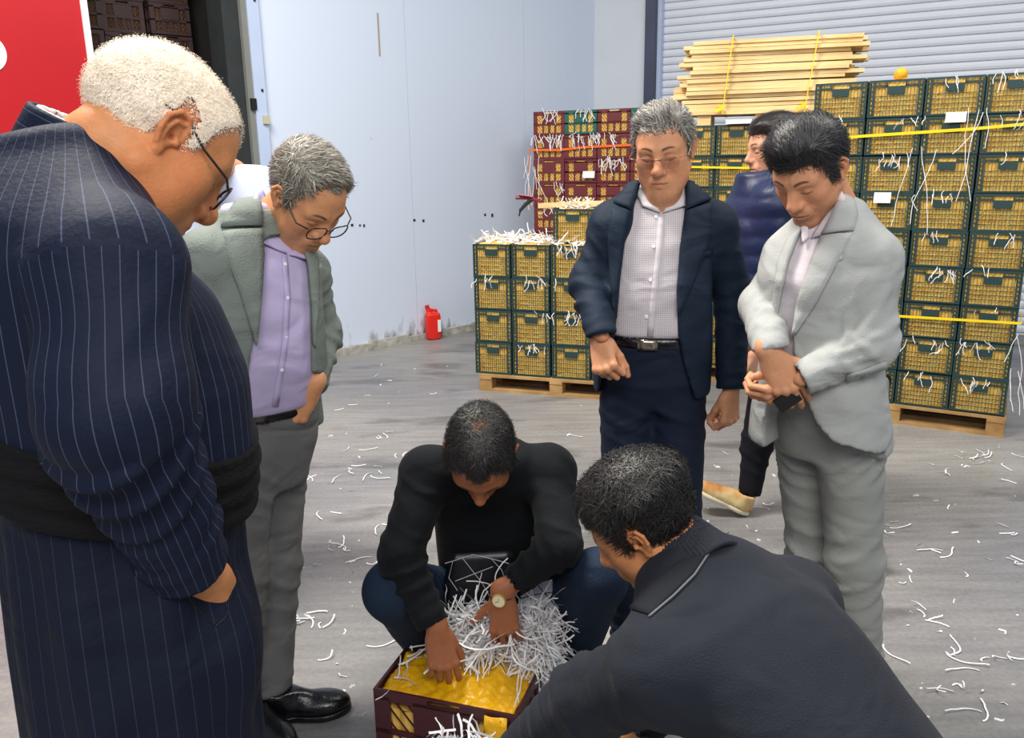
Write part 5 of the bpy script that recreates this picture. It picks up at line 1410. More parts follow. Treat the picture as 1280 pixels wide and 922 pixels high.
# ======== crouching man in front, seen from behind
def man_front():
    nk = P(868, 712, 1.43); O = V3(.63, 1.03, .47)
    ax = nk - O; Ln = np.linalg.norm(ax); lean = math.degrees(math.acos(ax[2] / Ln)); az = math.degrees(math.atan2(ax[0], -ax[1]))
    T = Torso(O, az, lean, [(-.25, 0, 0, .17, .12, .12), (-.1, 0, 0, .185, .14, .14), (.05, 0, 0, .18, .14, .14), (.22, 0, 0, .185, .15, .15), (.38, 0, 0, .19, .14, .155), (.48, 0, 0, .18, .11, .135), (Ln - .09, 0, 0, .135, .085, .105), (Ln - .03, 0, .01, .085, .07, .08), (Ln + .02, 0, .02, .07, .066, .07)])
    SLf = T.wor((-.185, .02, Ln - .13)); SR = T.wor((.185, .02, Ln - .13))
    aL = [SLf, P(742, 872, 1.36), P(632, 950, 1.55)]; aR = [SR, V3(.50, 1.72, .50), P(797, 918, 1.66)]
    fo = [(.24, .11, .006, .06, .5), (.05, .08, .005, .07, .7), (.46, .10, .005, .04, .3)]
    def jump(Q):
        d = T.sdf(Q)
        for S, A, sd, ht in ((SLf, aL, 3, 0), (SR, aR, 6, .007)):
            d = smin(d, capsule(Q, nk + (S - nk) * .35, S, .08, .074), .08)
            k = .010 + .08 * np.exp(-(norm(Q - S.astype(f32)) / .12) ** 2)
            d = smin(d, limb(Q, A, (.078, .068, .046), fo, cut=True, hollow=.013, seed=sd, wob=.005), k)
        return d + .006 * noise(Q, 1.6, 3) + .003 * noise(Q * np.array([1, 1, 1], f32), 4, 5)
    hip = [T.wor((.10, .02, -.05)), T.wor((-.10, .02, -.05))]
    legs = [[hip[0], V3(.62, 1.56, .42), V3(.82, 1.36, .10)], [hip[1], V3(.36, 1.12, .30), V3(.66, .90, .10)]]
    def trs(Q):
        d = T.sdf(Q, -.006, -.3, .0)
        for i, L in enumerate(legs): d = smin(d, limb(Q, L, (.10, .078, .06), [(.4, .1, .006, .06, .5)], cut=True, seed=i), .03)
        return d
    hd = Head(P(806, 655, 1.47), -108, 36, 4, .98, nk, beard=.35, beardcol=s(60, 44, 36), nose=1.0, brow=(.02, .018, .016))
    hR = Hand(P(790, 922, 1.67), (-.5, .1, -.85), (.2, -.9, .3), True, (.4, .4, .4, .4), elbow=aR[1])
    hL = Hand(P(622, 958, 1.57), (-.5, .5, -.6), (0, -.5, .8), False, (.5, .5, .5, .5), elbow=aL[1])
    ub = [(nk, T.wor((0, 0, .3)), .055, .09), (T.wor((0, 0, .3)), T.wor((0, 0, 0)), .09, .09)]
    ul = [(aR[0], aR[1], .035, .03), (aR[1], aR[2], .03, .025), (aL[0], aL[1], .035, .03), (aL[1], aL[2], .03, .025)]
    for L in legs: ul += [(L[0], L[1], .06, .045), (L[1], L[2], .045, .035)]
    r = person('young man in charcoal jumper bending over the crate, back to the camera', hd, [hL, hR], s(205, 138, 92), ul, ub)
    M_j = mat('charcoal_knit', s(36, 39, 48), .9, var=.08, vscale=4, bump=.3, bscale=340, wr=.4, sheen=.04)
    cloth('jumper', jump, [aL[1], aR[1], aL[2], aR[2], SR, SLf, nk, T.wor((.19, .14, -.28)), T.wor((-.19, -.16, -.28)), T.wor((.19, -.16, .2))], .10, .0085, M_j, r)
    cloth('trousers', trs, [p for L in legs for p in L], .13, .014, mat('dark_trousers', s(26, 28, 34), .8), r)
    # ribbed stand collar
    c0 = T.wor((0, -.012, Ln - .035)); c1 = T.wor((0, .025, Ln + .07)); cx = nrm(c1 - c0)
    def col(Q):
        d = capsule(Q, c0, c1, .092, .082)
        w_ = Q - c0.astype(f32); an = np.arctan2(w_ @ T.R[:, 0].astype(f32), w_ @ T.R[:, 1].astype(f32))
        d = d - .0016 * np.sin(an * 62)
        h = (Q - c0.astype(f32)) @ cx.astype(f32); L = np.linalg.norm(c1 - c0)
        d = smax(d, np.maximum(h - L, -h), .006)
        return smax(d, -capsule(Q, c0 - cx * .05, c1 + cx * .1, .084, .070), .004)
    cloth('ribbed_collar', col, [c0, c1], .10, .0036, mat('rib_knit', s(44, 46, 54), .9, bump=.2, bscale=300), r)
    lay('collar_panel', jump, [(786, 760), (806, 738), (830, 716), (852, 700)], [(812, 768), (842, 742), (868, 716), (884, 690)], mat('dark_knit_panel', s(30, 32, 38), .9, bump=.2, bscale=300), r, 14, 7, .002, .004, .4)
    b = MB(); pp = view_pts(resample([(811, 770), (842, 744), (868, 718), (884, 694), (893, 682)], 26), jump, .003, .4); b.tube(pp, .0022, 6); b.build('piping', mat('grey_piping', s(104, 106, 112), .8), r, True)
    hl = lambda q: hair_line(q, .056, .026, -.026, -.058)
    T_ = lambda q: np.where(hl(q) > 0, np.minimum(hl(q) * .45, .007 + .024 * sstep(q[:, 2], .02, .09)), hl(q) * .3)
    add_hair(hd, r, T_, [s(24, 22, 22), s(32, 30, 28), s(48, 44, 42)], 10000, .030, .004, 'whorl', 15, curl=.05)
    for L in legs:
        e = L[2]; shoe('shoe', V3(e[0] + .07, e[1] - .05, .02), V3(e[0] - .15, e[1] + .12, 0), V3(0, 0, 1), mat('dark_shoe', s(28, 28, 30), .5), r, res=.012)
man_front()

# ======== white-haired man close on the left, pinstripe suit with sash
def man_pinstripe():
    Y = 1.13; z = lambda py: P(140, py, Y)[2]
    O = P(128, 420, Y); O = V3(O[0], Y, 0)
    T = Torso(O, 112, 0, [(z(660), 0, .0, .21, .165, .16), (z(560), 0, .01, .215, .175, .165), (z(470), 0, .01, .215, .175, .165), (z(380), 0, -.005, .21, .160, .165), (z(300), 0, -.02, .200, .105, .155), (z(255), 0, -.03, .175, .07, .125),
                          (z(215), 0, -.035, .125, .065, .095), (z(190), 0, -.035, .095, .08, .085), (z(175), 0, -.03, .085, .075, .08)], n=2.4)
    nk = P(92, 215, Y + .01)
    SR, SLf = P(142, 338, Y - .17), P(88, 280, Y + .17)
    aR = [SR, P(148, 515, Y - .24), P(232, 706, Y - .13)]; aL = [SLf, P(120, 480, Y + .24), P(150, 650, Y + .20)]
    fo = [(.26, .10, .010, .075, .6), (.05, .09, .007, .09, .8), (.38, .09, .006, .07, .5)]
    def top(Q):
        d = T.sdf(Q, 0, 1.0, z(170)); q = T.loc(Q); d = smax(d, 1.17 - q[:, 2] - .25 * q[:, 1], .02)
        for S, A, sd in ((SR, aR, 5), (SLf, aL, 6)):
            d = smin(d, capsule(Q, nk + (S - nk) * .3, S, .080, .070), .07)
            k = .008 + .045 * np.exp(-(norm(Q - S.astype(f32)) / .12) ** 2)
            d = smin(d, limb(Q, A, (.078, .075, .050), fo, cut=True, hollow=.012, seed=sd, wob=.005, kj=.05), k)
        return d + .007 * noise(Q, 1.5, 3) + .003 * noise(Q * np.array([1, 1, .4], f32), 5, 7)
    hip = [T.wor((.10, 0, z(800))), T.wor((-.10, 0, z(800)))]
    def trs(Q):
        q = T.loc(Q); an = np.arctan2(q[:, 0], q[:, 1])
        d = smax(TT.sdf(Q, 0, .55, 1.30), q[:, 2] + .25 * q[:, 1] - 1.19, .02) + .010 * np.sin(an * 13 + 1.5 * noise(Q, 1.5, 4)) * sstep(1.17 - q[:, 2] - .25 * q[:, 1], .0, .12) * (.6 + .4 * noise(Q, 2, 5))
        for i in (0, 1): d = smin(d, limb(Q, legs[i], (.12, .12, .07), [(.3, .3, .008, .12, 2.)], cut=V3(0, 0, -1), seed=i), .05)
        d = smin(d, ellip(Q, pk, (.075, .07, .10)), .06)
        return d
    pk = P(258, 812, Y - .07)
    TT = Torso(O, 112, 0, [(.55, 0, 0, .21, .14, .16), (z(900), 0, .0, .215, .150, .17), (z(760), 0, .0, .215, .155, .165), (z(690), 0, .0, .21, .155, .16), (1.12, 0, .0, .205, .165, .155), (1.30, 0, .0, .20, .16, .155)], n=2.3)
    legs = [[T.wor((.11, .01, .72)), T.wor((.13, .03, .45)), T.wor((.12, .0, .09))], [T.wor((-.11, .01, .72)), T.wor((-.13, .03, .45)), T.wor((-.12, .0, .09))]]
    def sash(Q):
        q = T.loc(Q)
        hh = q[:, 2] + .25 * q[:, 1]; d = smax(T.sdf(Q, .010, .9, 1.45), np.abs(hh - 1.195) - .052, .012)
        return smax(d + .003 * np.sin(hh * 210 + 1.2 * noise(Q, 2.5, 3)), -T.sdf(Q, -.03, .8, 1.5), .004)
    hd = Head(P(192, 176, Y + .01), 124, 46, 6, .98, nk, wide=1.06, fat=.010, jaw=1.12, nose=1.15, beard=.0, brow=s(150, 130, 112))
    sp = view_pts([(252, 724)], trs, .004, .3)[0]
    hR = Hand(sp + V3(-.004, -.004, .012), (-.10, .42, -.90), (.30, -.86, -.4), True, ((.3, .3, .2),) * 4, thumb=(.25, .3, .2), scale=1.05, elbow=aR[1])
    hL = Hand(aL[2] + V3(.01, 0, -.01), (.6, .1, -.7), (.2, .9, .3), False, (.5,) * 4, elbow=aL[1])
    ub = [(nk, T.wor((0, -.02, z(330))), .06, .11), (T.wor((0, 0, z(330))), T.wor((0, 0, z(760))), .11, .11)]
    ul = [(aR[0], aR[1], .04, .035), (aR[1], aR[2], .035, .025), (aL[0], aL[1], .04, .035), (aL[1], aL[2], .035, .025)]
    for L in legs: ul += [(L[0], L[1], .07, .05), (L[1], L[2], .05, .035)]
    r = person('heavy white-haired man with glasses in navy pinstripe suit and black sash, seen from behind', hd, [hR, hL], s(216, 144, 94), ul, ub, hres=.0024)
    Mp = stripe_mat('navy_pinstripe_cloth', s(18, 26, 48), s(66, 74, 98), .019, .0013, .7, bump=.15, wr=.2)
    Mp2 = stripe_mat('navy_pinstripe_trousers', s(18, 24, 42), s(42, 48, 68), .024, .0014, .72, bump=.15, wr=.3)
    def st_top(V):
        q = T.loc(V); an = np.arctan2(q[:, 0], q[:, 1]); ct = an * .19
        cr, bd, ss = limb_coord(V, aR, (.078, .075, .050)); cl, bd2, s2 = limb_coord(V, aL, (.078, .075, .050))
        dt = T.sdf(V.astype(f32)); onR = (bd < dt - .004) & (ss > .0); onL = (bd2 < dt - .004)
        sh = (q[:, 2] > z(262)); ct = np.where(sh & (np.abs(q[:, 0]) < .30), q[:, 1] + .5, ct) if False else ct
        return dict(stripe=np.where(onR, cr, np.where(onL, cl, ct)) + 5)
    cloth('jacket', top, [aR[0], aR[1], aR[2], aL[1], aL[2], SLf, T.wor((.2, .18, 1.05)), T.wor((-.2, -.18, z(165))), T.wor((.2, -.18, 1.05))], .10, .0075, Mp, r, st_top)
    cloth('trousers', trs, [T.wor((.26, .22, 1.25)), T.wor((-.26, -.22, .05)), T.wor((.26, -.22, .05)), T.wor((-.26, .22, 1.25))], .04, .010, Mp2, r, lambda V: dict(stripe=np.arctan2(T.loc(V)[:, 0], T.loc(V)[:, 1]) * .22 + 5))
    sa = cloth('sash', sash, [T.wor((.21, .18, 1.04)), T.wor((-.21, -.18, 1.29)), T.wor((.21, -.18, 1.2)), T.wor((-.21, .18, 1.2))], .03, .0065, mat('black_sash_cloth', s(14, 14, 17), .85, bump=.4, bscale=60, stretch=(1, 1, 4)), r)
    b = MB(); pp = view_pts(resample([(234, 563), (262, 561), (297, 557)], 14), sash, .002, .4)
    b.tube(pp, .0018, 5); b.tube(pp - V3(0, 0, .006), .0012, 5); b.build('gold_thread', mat('gold_thread', s(190, 150, 70), .4, metal=.4), sa, True)
    # stand collar round the neck and the white shirt collar inside it
    c0 = P(104, 212, Y + .01); c1 = P(118, 176, Y + .005) + hd.fw * .0; cx = nrm(nk - c0 + (hd.c - nk) * .5)
    cx = nrm(hd.wor((0, -.03, -.045)) - nk); c0 = P(100, 200, Y + .01); cx = nrm(V3(.45, .10, .9)); c1 = c0 + cx * .06
    def coll(ro, ri, h0, h1):
        def f(Q):
            w_ = Q - c0.astype(f32); h = w_ @ cx.astype(f32); rad = norm(w_ - np.outer(h, cx).astype(f32))
            d = np.abs(rad - (ro - .10 * h)) - ri
            return smax(d, np.maximum(h - h1, h0 - h), .005)
        return f
    cloth('stand_collar', coll(.078, .005, -.03, .045), [c0, c1], .12, .005, Mp, r, lambda V: dict(stripe=(V - c0) @ cx + 5))
    cloth('shirt_collar', coll(.069, .003, -.03, .046), [c0, c1], .12, .0045, M_white, r)
    b = MB(); b.tube(view_pts(resample([(232, 742), (252, 766), (270, 782), (284, 770), (287, 740)], 16), trs, .0, .3), .0012, 5); b.build('pocket_edge', M_black, r, True)
    hl = lambda q: hair_line(q, .070, .042, -.014, -.072, recede=.006)
    T_ = lambda q: np.where(hl(q) > 0, np.minimum(hl(q) * .3, .0045), hl(q) * .3)
    add_hair(hd, r, T_, [s(250, 240, 224), s(255, 250, 242), s(240, 224, 202)], 26000, .005, .0010, 'whorl', 21, base=s(246, 228, 204), width=.00032, mottle=.08)
    glasses(hd, r, M_glassframe, M_lens, .025, .018, .0017)
    for L in legs:
        e = L[2]; shoe('shoe', e + V3(-.08, -.04, -.09), e + V3(.2, .09, -.09), V3(0, 0, 1), M_leather, r, res=.012)
man_pinstripe()

# ======== bystander in a white shirt, almost hidden behind the blazer
def bystander():
    Y = 2.95; c = P(264, 238, Y); O = V3(c[0], Y, 0); zs = c[2]
    T = Torso(O, 165, 10, [(.60, 0, 0, .15, .11, .11), (.9, 0, 0, .16, .11, .12), (1.2, 0, 0, .17, .11, .13), (zs - .05, 0, 0, .16, .10, .12), (zs + .05, 0, 0, .11, .08, .09), (zs + .10, 0, 0, .07, .06, .07)])
    nk = T.wor((-.09, 0, zs + .07)); S = [T.wor((.17, 0, zs)), T.wor((-.17, 0, zs))]
    arms = [[S[0], T.wor((.22, -.03, zs - .28)), T.wor((.20, .04, zs - .50))], [S[1], T.wor((-.22, -.03, zs - .28)), T.wor((-.20, .04, zs - .50))]]
    hd = Head(P(232, 172, Y + .03), 165, 30, 0, 1.0, nk)
    legs = [[T.wor((.09, 0, .85)), V3(O[0] + .0, Y - .1, .48), V3(O[0], Y - .1, .09)], [T.wor((-.09, 0, .85)), V3(O[0], Y + .1, .48), V3(O[0], Y + .1, .09)]]
    def sh(Q):
        d = T.sdf(Q)
        for A in arms: d = smin(d, limb(Q, A, (.07, .06, .045), [(.25, .1, .006, .06, .5)], cut=True), .04)
        return d
    def tr_(Q):
        d = T.sdf(Q, -.005, .6, .95)
        for L in legs: d = smin(d, limb(Q, L, (.085, .07, .06), (), cut=True), .03)
        return d
    hs = [Hand(a[2], (.4, 0, -.9), (0, -1, 0), i == 0, (.5,) * 4, elbow=a[1]) for i, a in enumerate(arms)]
    ul = [(a[0], a[1], .03, .03) for a in arms] + [(a[1], a[2], .03, .025) for a in arms]
    for L in legs: ul += [(L[0], L[1], .05, .045), (L[1], L[2], .045, .035)]
    r = person('man in a white shirt almost hidden behind the grey-green blazer', hd, hs, s(200, 142, 108), ul, [(nk, T.wor((0, 0, .85)), .05, .09)], hres=.005, hand_res=.005)
    cloth('shirt', sh, [a for A in arms for a in A] + [T.wor((0, 0, .6)), nk], .12, .012, mat('white_striped_shirt', s(176, 184, 208), .8), r)
    cloth('trousers', tr_, [a for A in legs for a in A], .12, .015, mat('brown_trousers', s(70, 62, 58), .8), r)
    hl = lambda q: hair_line(q)
    add_hair(hd, r, lambda q: np.where(hl(q) > 0, np.minimum(hl(q) * .5, .01), hl(q) * .3), [s(40, 36, 34), s(60, 56, 52)], 800, .03, .004, 'whorl', 2, res=.007)
bystander()
# ---------------------------------------------------------------- the open crate, its liner and the shredded paper
rs6 = np.random.RandomState(11)
M_shred = mat('white_shredded_paper', s(250, 250, 252), .75)
def ribbons(list_of_pts, width):
    V, Fq, n = [], [], 0
    for pts in list_of_pts:
        pts = np.asarray(pts, float); N = len(pts)
        t = np.gradient(pts, axis=0); t /= np.linalg.norm(t, axis=1, keepdims=True) + 1e-9
        a = rs6.randn(3); sd = np.cross(t, a); sd /= np.linalg.norm(sd, axis=1, keepdims=True) + 1e-9
        w_ = width * (.7 + .6 * rs6.rand())
        V += list(np.stack([pts - sd * w_ / 2, pts + sd * w_ / 2], 1).reshape(-1, 3))
        Fq += [(n + 2 * i, n + 2 * i + 1, n + 2 * i + 3, n + 2 * i + 2) for i in range(N - 1)]; n += 2 * N
    return np.array(V), np.array(Fq)
def curl_path(p, d, L, n=9, wob=.35, grav=0.0, floor_z=None):
    pts = [np.asarray(p, float)]; d = nrm(d); st = L / n
    b = rs6.randn(3) * wob
    for i in range(n):
        d = nrm(d + b * .5 + rs6.randn(3) * wob * .35 + V3(0, 0, -grav))
        q = pts[-1] + d * st
        if floor_z is not None and q[2] < floor_z: q[2] = floor_z + rs6.rand() * .003
        pts.append(q)
    return pts
def shred_obj(name, paths, width, label, kind='stuff', cat='paper', group=None, M=None):
    v, f = ribbons(paths, width); o = obj(name, mesh_data(name, v, f, smooth=True), M or M_shred)
    return tag(o, label, cat, group, kind)

CW, CH, CD = .40, .235, .285
CA = math.atan2(-.125, .376); Cx, Cy = frame_of(CA); C_O = V3(-.383, 1.932, 0)
def cp(x, y, z): return C_O + Cx * x + Cy * y + V3(0, 0, z)
t = empty('fruit_crate', tuple(C_O)); t.rotation_euler = (0, 0, CA); tag(t, 'open maroon crate with yellow lining on the floor before the crouching men', 'crate')
me = crate_maroon(CW, CH, CD); me.materials.append(mat('dark_maroon_plastic', s(78, 30, 38), .35, var=.25, vscale=5)); obj('crate_body', me, None, t)
f_ = crate_fill(CW, CH * .8, CD, 7); f_.materials.append(M_fill); o = obj('produce', f_, None, t); o['kind'] = 'stuff'
# wrinkled yellow lining sheet
nx, ny = 60, 44; X, Yg = np.meshgrid(np.linspace(0.012, CW - .012, nx), np.linspace(.012, CD - .012, ny), indexing='ij')
q = np.stack([X.ravel(), Yg.ravel(), 0 * X.ravel()], 1).astype(f32)
hgt = CH - .022 + .020 * np.sin(np.pi * X / CW).ravel() * np.sin(np.pi * Yg / CD).ravel() + .016 * np.abs(noise(q, 5.5, 3)) + .014 * np.abs(noise(q * np.array([1, .45, 1], f32), 10, 5)) - .008 * np.abs(noise(q, 19, 2)) + .005 * noise(q, 30, 6)
g = np.stack([X.ravel(), Yg.ravel(), hgt], 1).reshape(nx, ny, 3)
b = MB(); b.sheet(g, .002); M_liner = mat('yellow_foil', s(248, 188, 16), .28, spec=.6, var=.1, vscale=12, bump=.35, bscale=55)
b.build('lining_sheet', M_liner, t, True)
fl = [[(CW - .085 + .012 * j + .004 * math.sin(i), -.004 - .010 * (i > 0) - .004 * math.sin(i * 2 + j), CH - .01 - .020 * i) for j in range(6)] for i in range(6)]
b = MB(); b.sheet(np.array(fl), .002); b.build('lining_flap', M_liner, t, True)
# printed wrapping folded back over the rear rim: dark with white lines, and a pale corner with dark lines
t2 = empty('printed_wrap', tuple(cp(.2, CD, .2))); tag(t2, 'printed plastic wrap with crossing lines folded up behind the open crate', 'plastic wrap')
Mw, Mb_ = mat('white_print', s(196, 200, 206), .5), mat('black_print', s(30, 32, 40), .5)
def px_sheet(name, quad, Y, M, bul, n=8):
    gq = grid4(*[P(x, y, yy) for (x, y), yy in zip(quad, Y)], n, n, bul); bb = MB(); bb.sheet(gq, .0015); o = bb.build(name, M, None, True); o.parent = t2; o.matrix_parent_inverse = Matrix.Translation(-Vector(t2.location)); return o
px_sheet('dark_sheet', [(560, 692), (640, 688), (652, 772), (548, 778)], (2.150, 2.150, 2.125, 2.125), mat('dark_film', s(16, 18, 26), .35), 0)
px_sheet('pale_sheet', [(660, 726), (711, 724), (690, 786), (640, 776)], (2.10, 2.10, 2.085, 2.085), mat('pale_film', s(196, 198, 216), .4), 0)
def px_lines(name, polys, Y, M, r):
    bb = MB()
    for pl in polys: bb.tube([P(x, y, Y - (y - 690) * .0003) for x, y in pl], r, 5)
    o = bb.build(name, M, None); o.parent = t2; o.matrix_parent_inverse = Matrix.Translation(-Vector(t2.location))
px_lines('white_line', [[(572, 738), (561, 722), (566, 701), (591, 693), (614, 698), (627, 712), (634, 730)], [(578, 697), (603, 729), (612, 745)], [(569, 726), (616, 708)], [(556, 704), (566, 701)], [(614, 698), (636, 704)]], 2.146, Mw, .0012)
px_lines('black_line', [[(668, 727), (695, 757)], [(700, 726), (680, 762)], [(650, 748), (672, 742), (690, 740)], [(707, 730), (688, 748)]], 2.098, Mb_, .0016)

# shredded paper heaped on the rear of the crate, more hanging over its right end
paths = []
def heap(c, r, n, L, grav, dirb=(0, 0, 0)):
    for _ in range(n):
        d = rs6.randn(3); p = np.asarray(c) + nrm(d) * rs6.rand() ** .4 * np.asarray(r)
        if p[2] < CH - .01: p[2] = CH - .01 + rs6.rand() * .02
        paths.append(curl_path(p, rs6.randn(3) * V3(1, 1, .6) + np.asarray(dirb), L * (.6 + 1.0 * rs6.rand()), 10, .75, grav, CH - .012 if grav < .1 else None))
heap(P(598, 788, 2.075), (.105, .055, .085), 620, .085, .04)
heap(P(600, 808, 2.03), (.09, .04, .03), 110, .075, .05)
heap(P(672, 790, 2.06), (.060, .045, .10), 460, .085, .06)
heap(P(676, 820, 2.02), (.05, .03, .05), 130, .09, .30, (.2, -.2, -.5))
for (x, y), Y, d, L in (((690, 800), 2.0, (.6, -.3, -.6), .16), ((700, 815), 2.0, (.8, -.2, -.4), .14), ((655, 825), 1.95, (-.2, -.6, -.5), .16), ((640, 800), 1.96, (-.6, -.6, -.3), .16),
                        ((618, 745), 2.07, (.1, -.1, 1), .10), ((640, 790), 1.97, (.1, -.3, -1), .13), ((560, 800), 2.0, (-.8, -.5, -.1), .10), ((690, 770), 2.03, (.6, -.2, -.3), .12)):
    for k in range(4): paths.append(curl_path(P(x + rs6.randn() * 5, y + rs6.randn() * 5, Y), np.asarray(d) + rs6.randn(3) * .25, L, 10, .22, .06))
shred_obj('shredded_paper', paths, .0040, 'heap of white shredded paper on the rear half of the open maroon crate')
paths = []
for _ in range(14):
    p = cp(.02 + rs6.rand() * .05, .02 + rs6.rand() * .2, CH + .004); paths.append(curl_path(p, V3(rs6.randn(), rs6.randn(), .0), .09, 8, .3, .02, CH - .005))
shred_obj('paper_strip', paths, .005, 'loose paper strips along the left rim of the open crate', 'stuff')
paths = []
c = cp(CW * .66, -.045, .14)
for _ in range(150):
    p = c + rs6.randn(3) * V3(.028, .014, .028); paths.append(curl_path(p, rs6.randn(3), .07, 8, .4, .1))
shred_obj('shredded_paper', paths, .0055, 'tuft of white shredded paper hanging at the front of the open crate')
# a little of the yellow lining and paper seen under the bent arm
b = MB(); gq = grid4(V3(.16, 1.66, .03), V3(.30, 1.62, .03), V3(.30, 1.52, .012), V3(.14, 1.54, .012), 9, 9, .04); b.sheet(gq + rs6.randn(9, 9, 3) * .004, .002)
tag(b.build('crumpled_sheet', M_liner, None, True), 'crumpled yellow sheet on the floor under the bent arm', 'sheet')

# paper strips strewn over the concrete, each its own piece
spots = [(372, 770, 6), (392, 782, 4), (360, 796, 2), (440, 590, 5), (470, 590, 3), (486, 546, 4), (445, 560, 2), (432, 684, 3), (420, 690, 2), (470, 660, 2), (404, 640, 3), (392, 600, 3), (470, 462, 2), (446, 494, 1),
         (430, 512, 2), (650, 484, 2), (632, 486, 1), (600, 470, 1), (540, 492, 1), (500, 575, 2), (462, 700, 2), (452, 808, 1), (398, 832, 1), (1210, 572, 6), (1240, 575, 5), (1180, 586, 4), (1255, 562, 2), (1130, 660, 2), (1110, 655, 2), (1252, 662, 3),
         (1176, 688, 2), (1160, 768, 4), (1132, 732, 2), (1192, 818, 4), (1188, 860, 4), (1258, 826, 4), (1230, 902, 2), (1108, 806, 2), (1190, 640, 1), (1250, 600, 2), (1195, 716, 1), (700, 545, 1), (715, 600, 2), (925, 584, 2), (905, 575, 1), (960, 634, 2), (1275, 705, 2), (1160, 690, 1), (1240, 700, 1), (1215, 840, 1)]
floor_me = []
for k in range(12):
    L = .035 + .009 * k; pts = curl_path((0, 0, .004), V3(1, .2, 0), L, 9, .45); pa = np.array([V3(p[0], p[1], .003 + abs(p[2]) * .25) for p in pts])
    tt = np.gradient(pa, axis=0); sd = np.stack([-tt[:, 1], tt[:, 0], 0.3 * np.abs(tt[:, 0])], 1); sd /= np.linalg.norm(sd, axis=1, keepdims=True)
    V = np.stack([pa - sd * .0024, pa + sd * .0024], 1).reshape(-1, 3); V[:, 2] = np.maximum(V[:, 2], .0015)
    me = mesh_data('paper_strip', V, np.array([(2 * i, 2 * i + 1, 2 * i + 3, 2 * i + 2) for i in range(len(pa) - 1)]), True); me.materials.append(M_shred); floor_me.append(me)
anchors = [('the black lace-up shoe', 430, 895), ('the knee of the crouching man', 470, 760), ('the trouser leg below the blazer', 370, 690), ('the shoulder of the crouching man', 500, 590), ('the low stack pallet', 640, 478), ('the red jerrycan', 545, 425), ('the hand in the grey trouser pocket', 400, 560), ('the tall stack pallet', 1190, 535),
           ('the light grey trouser legs', 1098, 720), ('the navy suit', 760, 600), ('the cream trainer', 915, 630), ('the charcoal jumper at the frame bottom', 1150, 900), ('the middle of the right frame edge', 1275, 690), ('the bottom right frame corner', 1279, 915)]
NTH = ORD + ['thirteenth', 'fourteenth', 'fifteenth', 'sixteenth', 'seventeenth', 'eighteenth', 'nineteenth', 'twentieth', 'twenty-first', 'twenty-second', 'twenty-third', 'twenty-fourth', 'twenty-fifth', 'twenty-sixth', 'twenty-seventh', 'twenty-eighth', 'twenty-ninth', 'thirtieth', 'thirty-first', 'thirty-second', 'thirty-third', 'thirty-fourth', 'thirty-fifth', 'thirty-sixth']
near = {}
for (x, y, n) in spots:
    for k in range(n):
        o = obj('paper_strip', floor_me[rs6.randint(12)]); g0 = G(x + rs6.randn() * 9, y + rs6.randn() * 3.5); o.location = (g0[0], g0[1], .001 * k); o.rotation_euler = (0, 0, rs6.rand() * 6.28)
        px_ = [(np.hypot(*(G(ax_, ay_)[:2] - g0[:2])), nm_) for nm_, ax_, ay_ in anchors]; near.setdefault(min(px_)[1], []).append((min(px_)[0], o.name, o))
for nm_, lst in near.items():
    for k, (d_, _, o) in enumerate(sorted(lst, key=lambda e: e[:2])):
        tag(o, 'white paper strip on the floor, %s to %s' % ('nearest' if k == 0 else NTH[k] + ' nearest', nm_), 'paper strip', 'paper strips on the floor')
paths = []
for _ in range(260):
    x, y = rs6.uniform(340, 1280), rs6.uniform(455, 920)
    if (560 < x < 800 and y < 500) or (x > 1000 and y < 555) or (x < 420 and y > 820): continue
    g0 = G(x, y); d = rs6.randn(3) * V3(1, 1, 0); L = .008 + .03 * rs6.rand() ** 2
    paths.append([g0 + V3(0, 0, .002), g0 + nrm(d) * L * .5 + V3(0, 0, .004), g0 + nrm(d + rs6.randn(3) * V3(.5, .5, 0)) * L + V3(0, 0, .002)])
shred_obj('paper_scraps', paths, .006, 'tiny scraps of white paper scattered over the concrete floor', 'stuff', 'paper scraps')

# shreds caught in the crates
def hang(fn, n, zr, label, L=.10, wid=.0055, clusters=None, tilt=.4):
    paths = []
    for _ in range(n):
        k = rs6.randint(len(clusters)); cx_, cz = clusters[k]
        p = fn(cx_ + rs6.randn() * .045, cz + rs6.randn() * .012, .012 + rs6.rand() * .012)
        pts = [p]; l = L * (.4 + rs6.rand()); a = rs6.randn() * tilt; N = nrm(fn(0, 0, 1) - fn(0, 0, 0)); X = nrm(fn(1, 0, 0) - fn(0, 0, 0))
        for i in range(7):
            a += rs6.randn() * tilt * .75 - a * .15; pts.append(pts[-1] + (X * math.sin(a) - V3(0, 0, 1) * math.cos(a)) * l / 7 + N * rs6.randn() * .002)
        paths.append(pts)
    v, f = [], []; n0 = 0
    N = nrm(fn(0, 0, 1) - fn(0, 0, 0))
    for pts in paths:
        pa = np.array(pts); tt = np.gradient(pa, axis=0); sd = np.cross(tt, N + rs6.randn(3) * .3); sd /= np.linalg.norm(sd, axis=1, keepdims=True) + 1e-9
        v.append(np.stack([pa - sd * wid / 2, pa + sd * wid / 2], 1).reshape(-1, 3)); f += [(n0 + 2 * i, n0 + 2 * i + 1, n0 + 2 * i + 3, n0 + 2 * i + 2) for i in range(len(pa) - 1)]; n0 += 2 * len(pa)
    o = obj('paper_shreds', mesh_data('paper_shreds', np.vstack(v), np.array(f), True), M_shred); tag(o, label, 'paper', None, 'stuff')
wt_ = TRW + .008
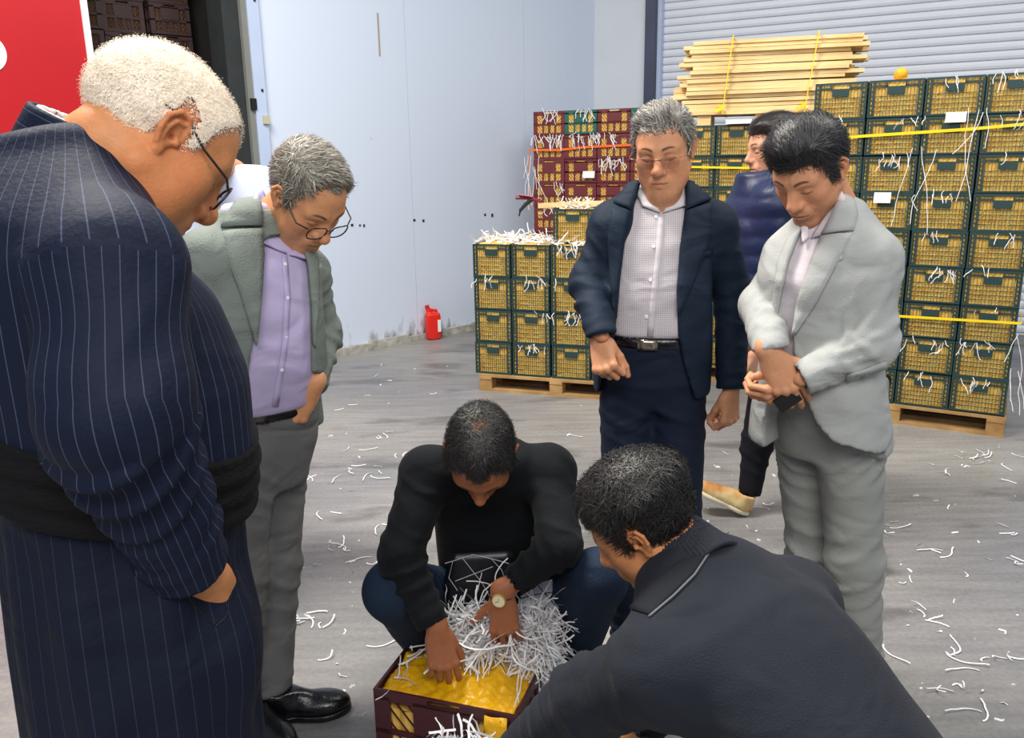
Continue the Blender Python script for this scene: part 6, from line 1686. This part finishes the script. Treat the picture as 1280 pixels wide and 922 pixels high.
hang(tr, 110, 0, 'white paper shreds hanging from the crates of the tall stack', .075, .0036, [(c_ * wt_ + wt_ * u, .121 + r_ * (TRH + .001)) for c_, r_, u in ((0, 8, .4), (0, 8, .7), (0, 7, .5), (1, 8, .8), (1, 7, .6), (2, 9, .4), (3, 9, .3), (3, 8, .4), (3, 8, .6), (2, 6, .6), (2, 6, .3), (3, 5, .6), (2, 5, .4), (2, 4, .6), (3, 4, .3), (2, 2, .6), (3, 2, .3), (3, 2, .7), (2, 1, .4), (3, 1, .4), (3, 1, .6), (2, 2, .2), (1, 2, .8), (3, 3, .5), (3, 7, .8))])
hang(tr, 13, 0, 'long paper streamers trailing down the tall stack by the frame edge', .36, .0032, [(3.0 * wt_, 1.80), (3.0 * wt_, 1.75), (4.0 * wt_, .9), (4.02 * wt_, .6), (4.0 * wt_, .4), (2.0 * wt_, 1.6)], tilt=.16)
lf = lambda c, z, out=.012: LF_O + LFx * c - LFy * out + V3(0, 0, z)
hang(lf, 60, 0, 'white paper shreds hanging from the crates of the low stack', .07, .0045, [(c_ * .279 + .14 + u, .121 + r_ * (LFH + .001)) for c_, r_, u in ((0, 3, -.05), (1, 3, .05), (2, 2, 0), (2, 4, 0), (1, 1, 0), (2, 3, .1), (1, 2, .1))])
paths = []
for _ in range(420):
    p = LF_O + LFx * rs6.uniform(.02, 1.08) + LFy * rs6.uniform(.0, .38) + V3(0, 0, .121 + 4 * (LFH + .001) + .008 + .03 * rs6.rand()); paths.append(curl_path(p, rs6.randn(3) * V3(1, 1, .2), .09, 7, .3, .02, .121 + 4 * (LFH + .001) + .004))
shred_obj('shredded_paper', paths, .008, 'layer of white shredded paper on top of the low stack of crates')
paths = []
for _ in range(110):
    p = pt + LFx * rs6.uniform(.02, .25) + LFy * rs6.uniform(.0, .36) + V3(0, 0, LFH + .004 + .02 * rs6.rand()); paths.append(curl_path(p, rs6.randn(3) * V3(1, 1, .2), .08, 7, .3, .02, pt[2] + LFH + .003))
shred_obj('shredded_paper', paths, .007, 'white shredded paper on the single green crate')
hang(mr, 110, 0, 'white paper shreds hanging from the maroon crates', .10, .005, [(c_ * .301 + .15 + u, .121 + r_ * (MRH + .001)) for c_, r_, u in ((0, 8, -.08), (0, 8, .02), (0, 8, .1), (1, 9, .05), (1, 8, .0), (1, 8, .12), (2, 7, -.05), (2, 7, .05), (2, 8, 0), (0, 5, 0), (1, 5, -.08), (1, 5, .08), (0, 9, 0), (0, 6, .08))])
hang(mr, 8, 0, 'long paper streamers at the edge of the maroon stack', .45, .004, [(-.01, 1.6), (-.015, 1.5)], tilt=.15)
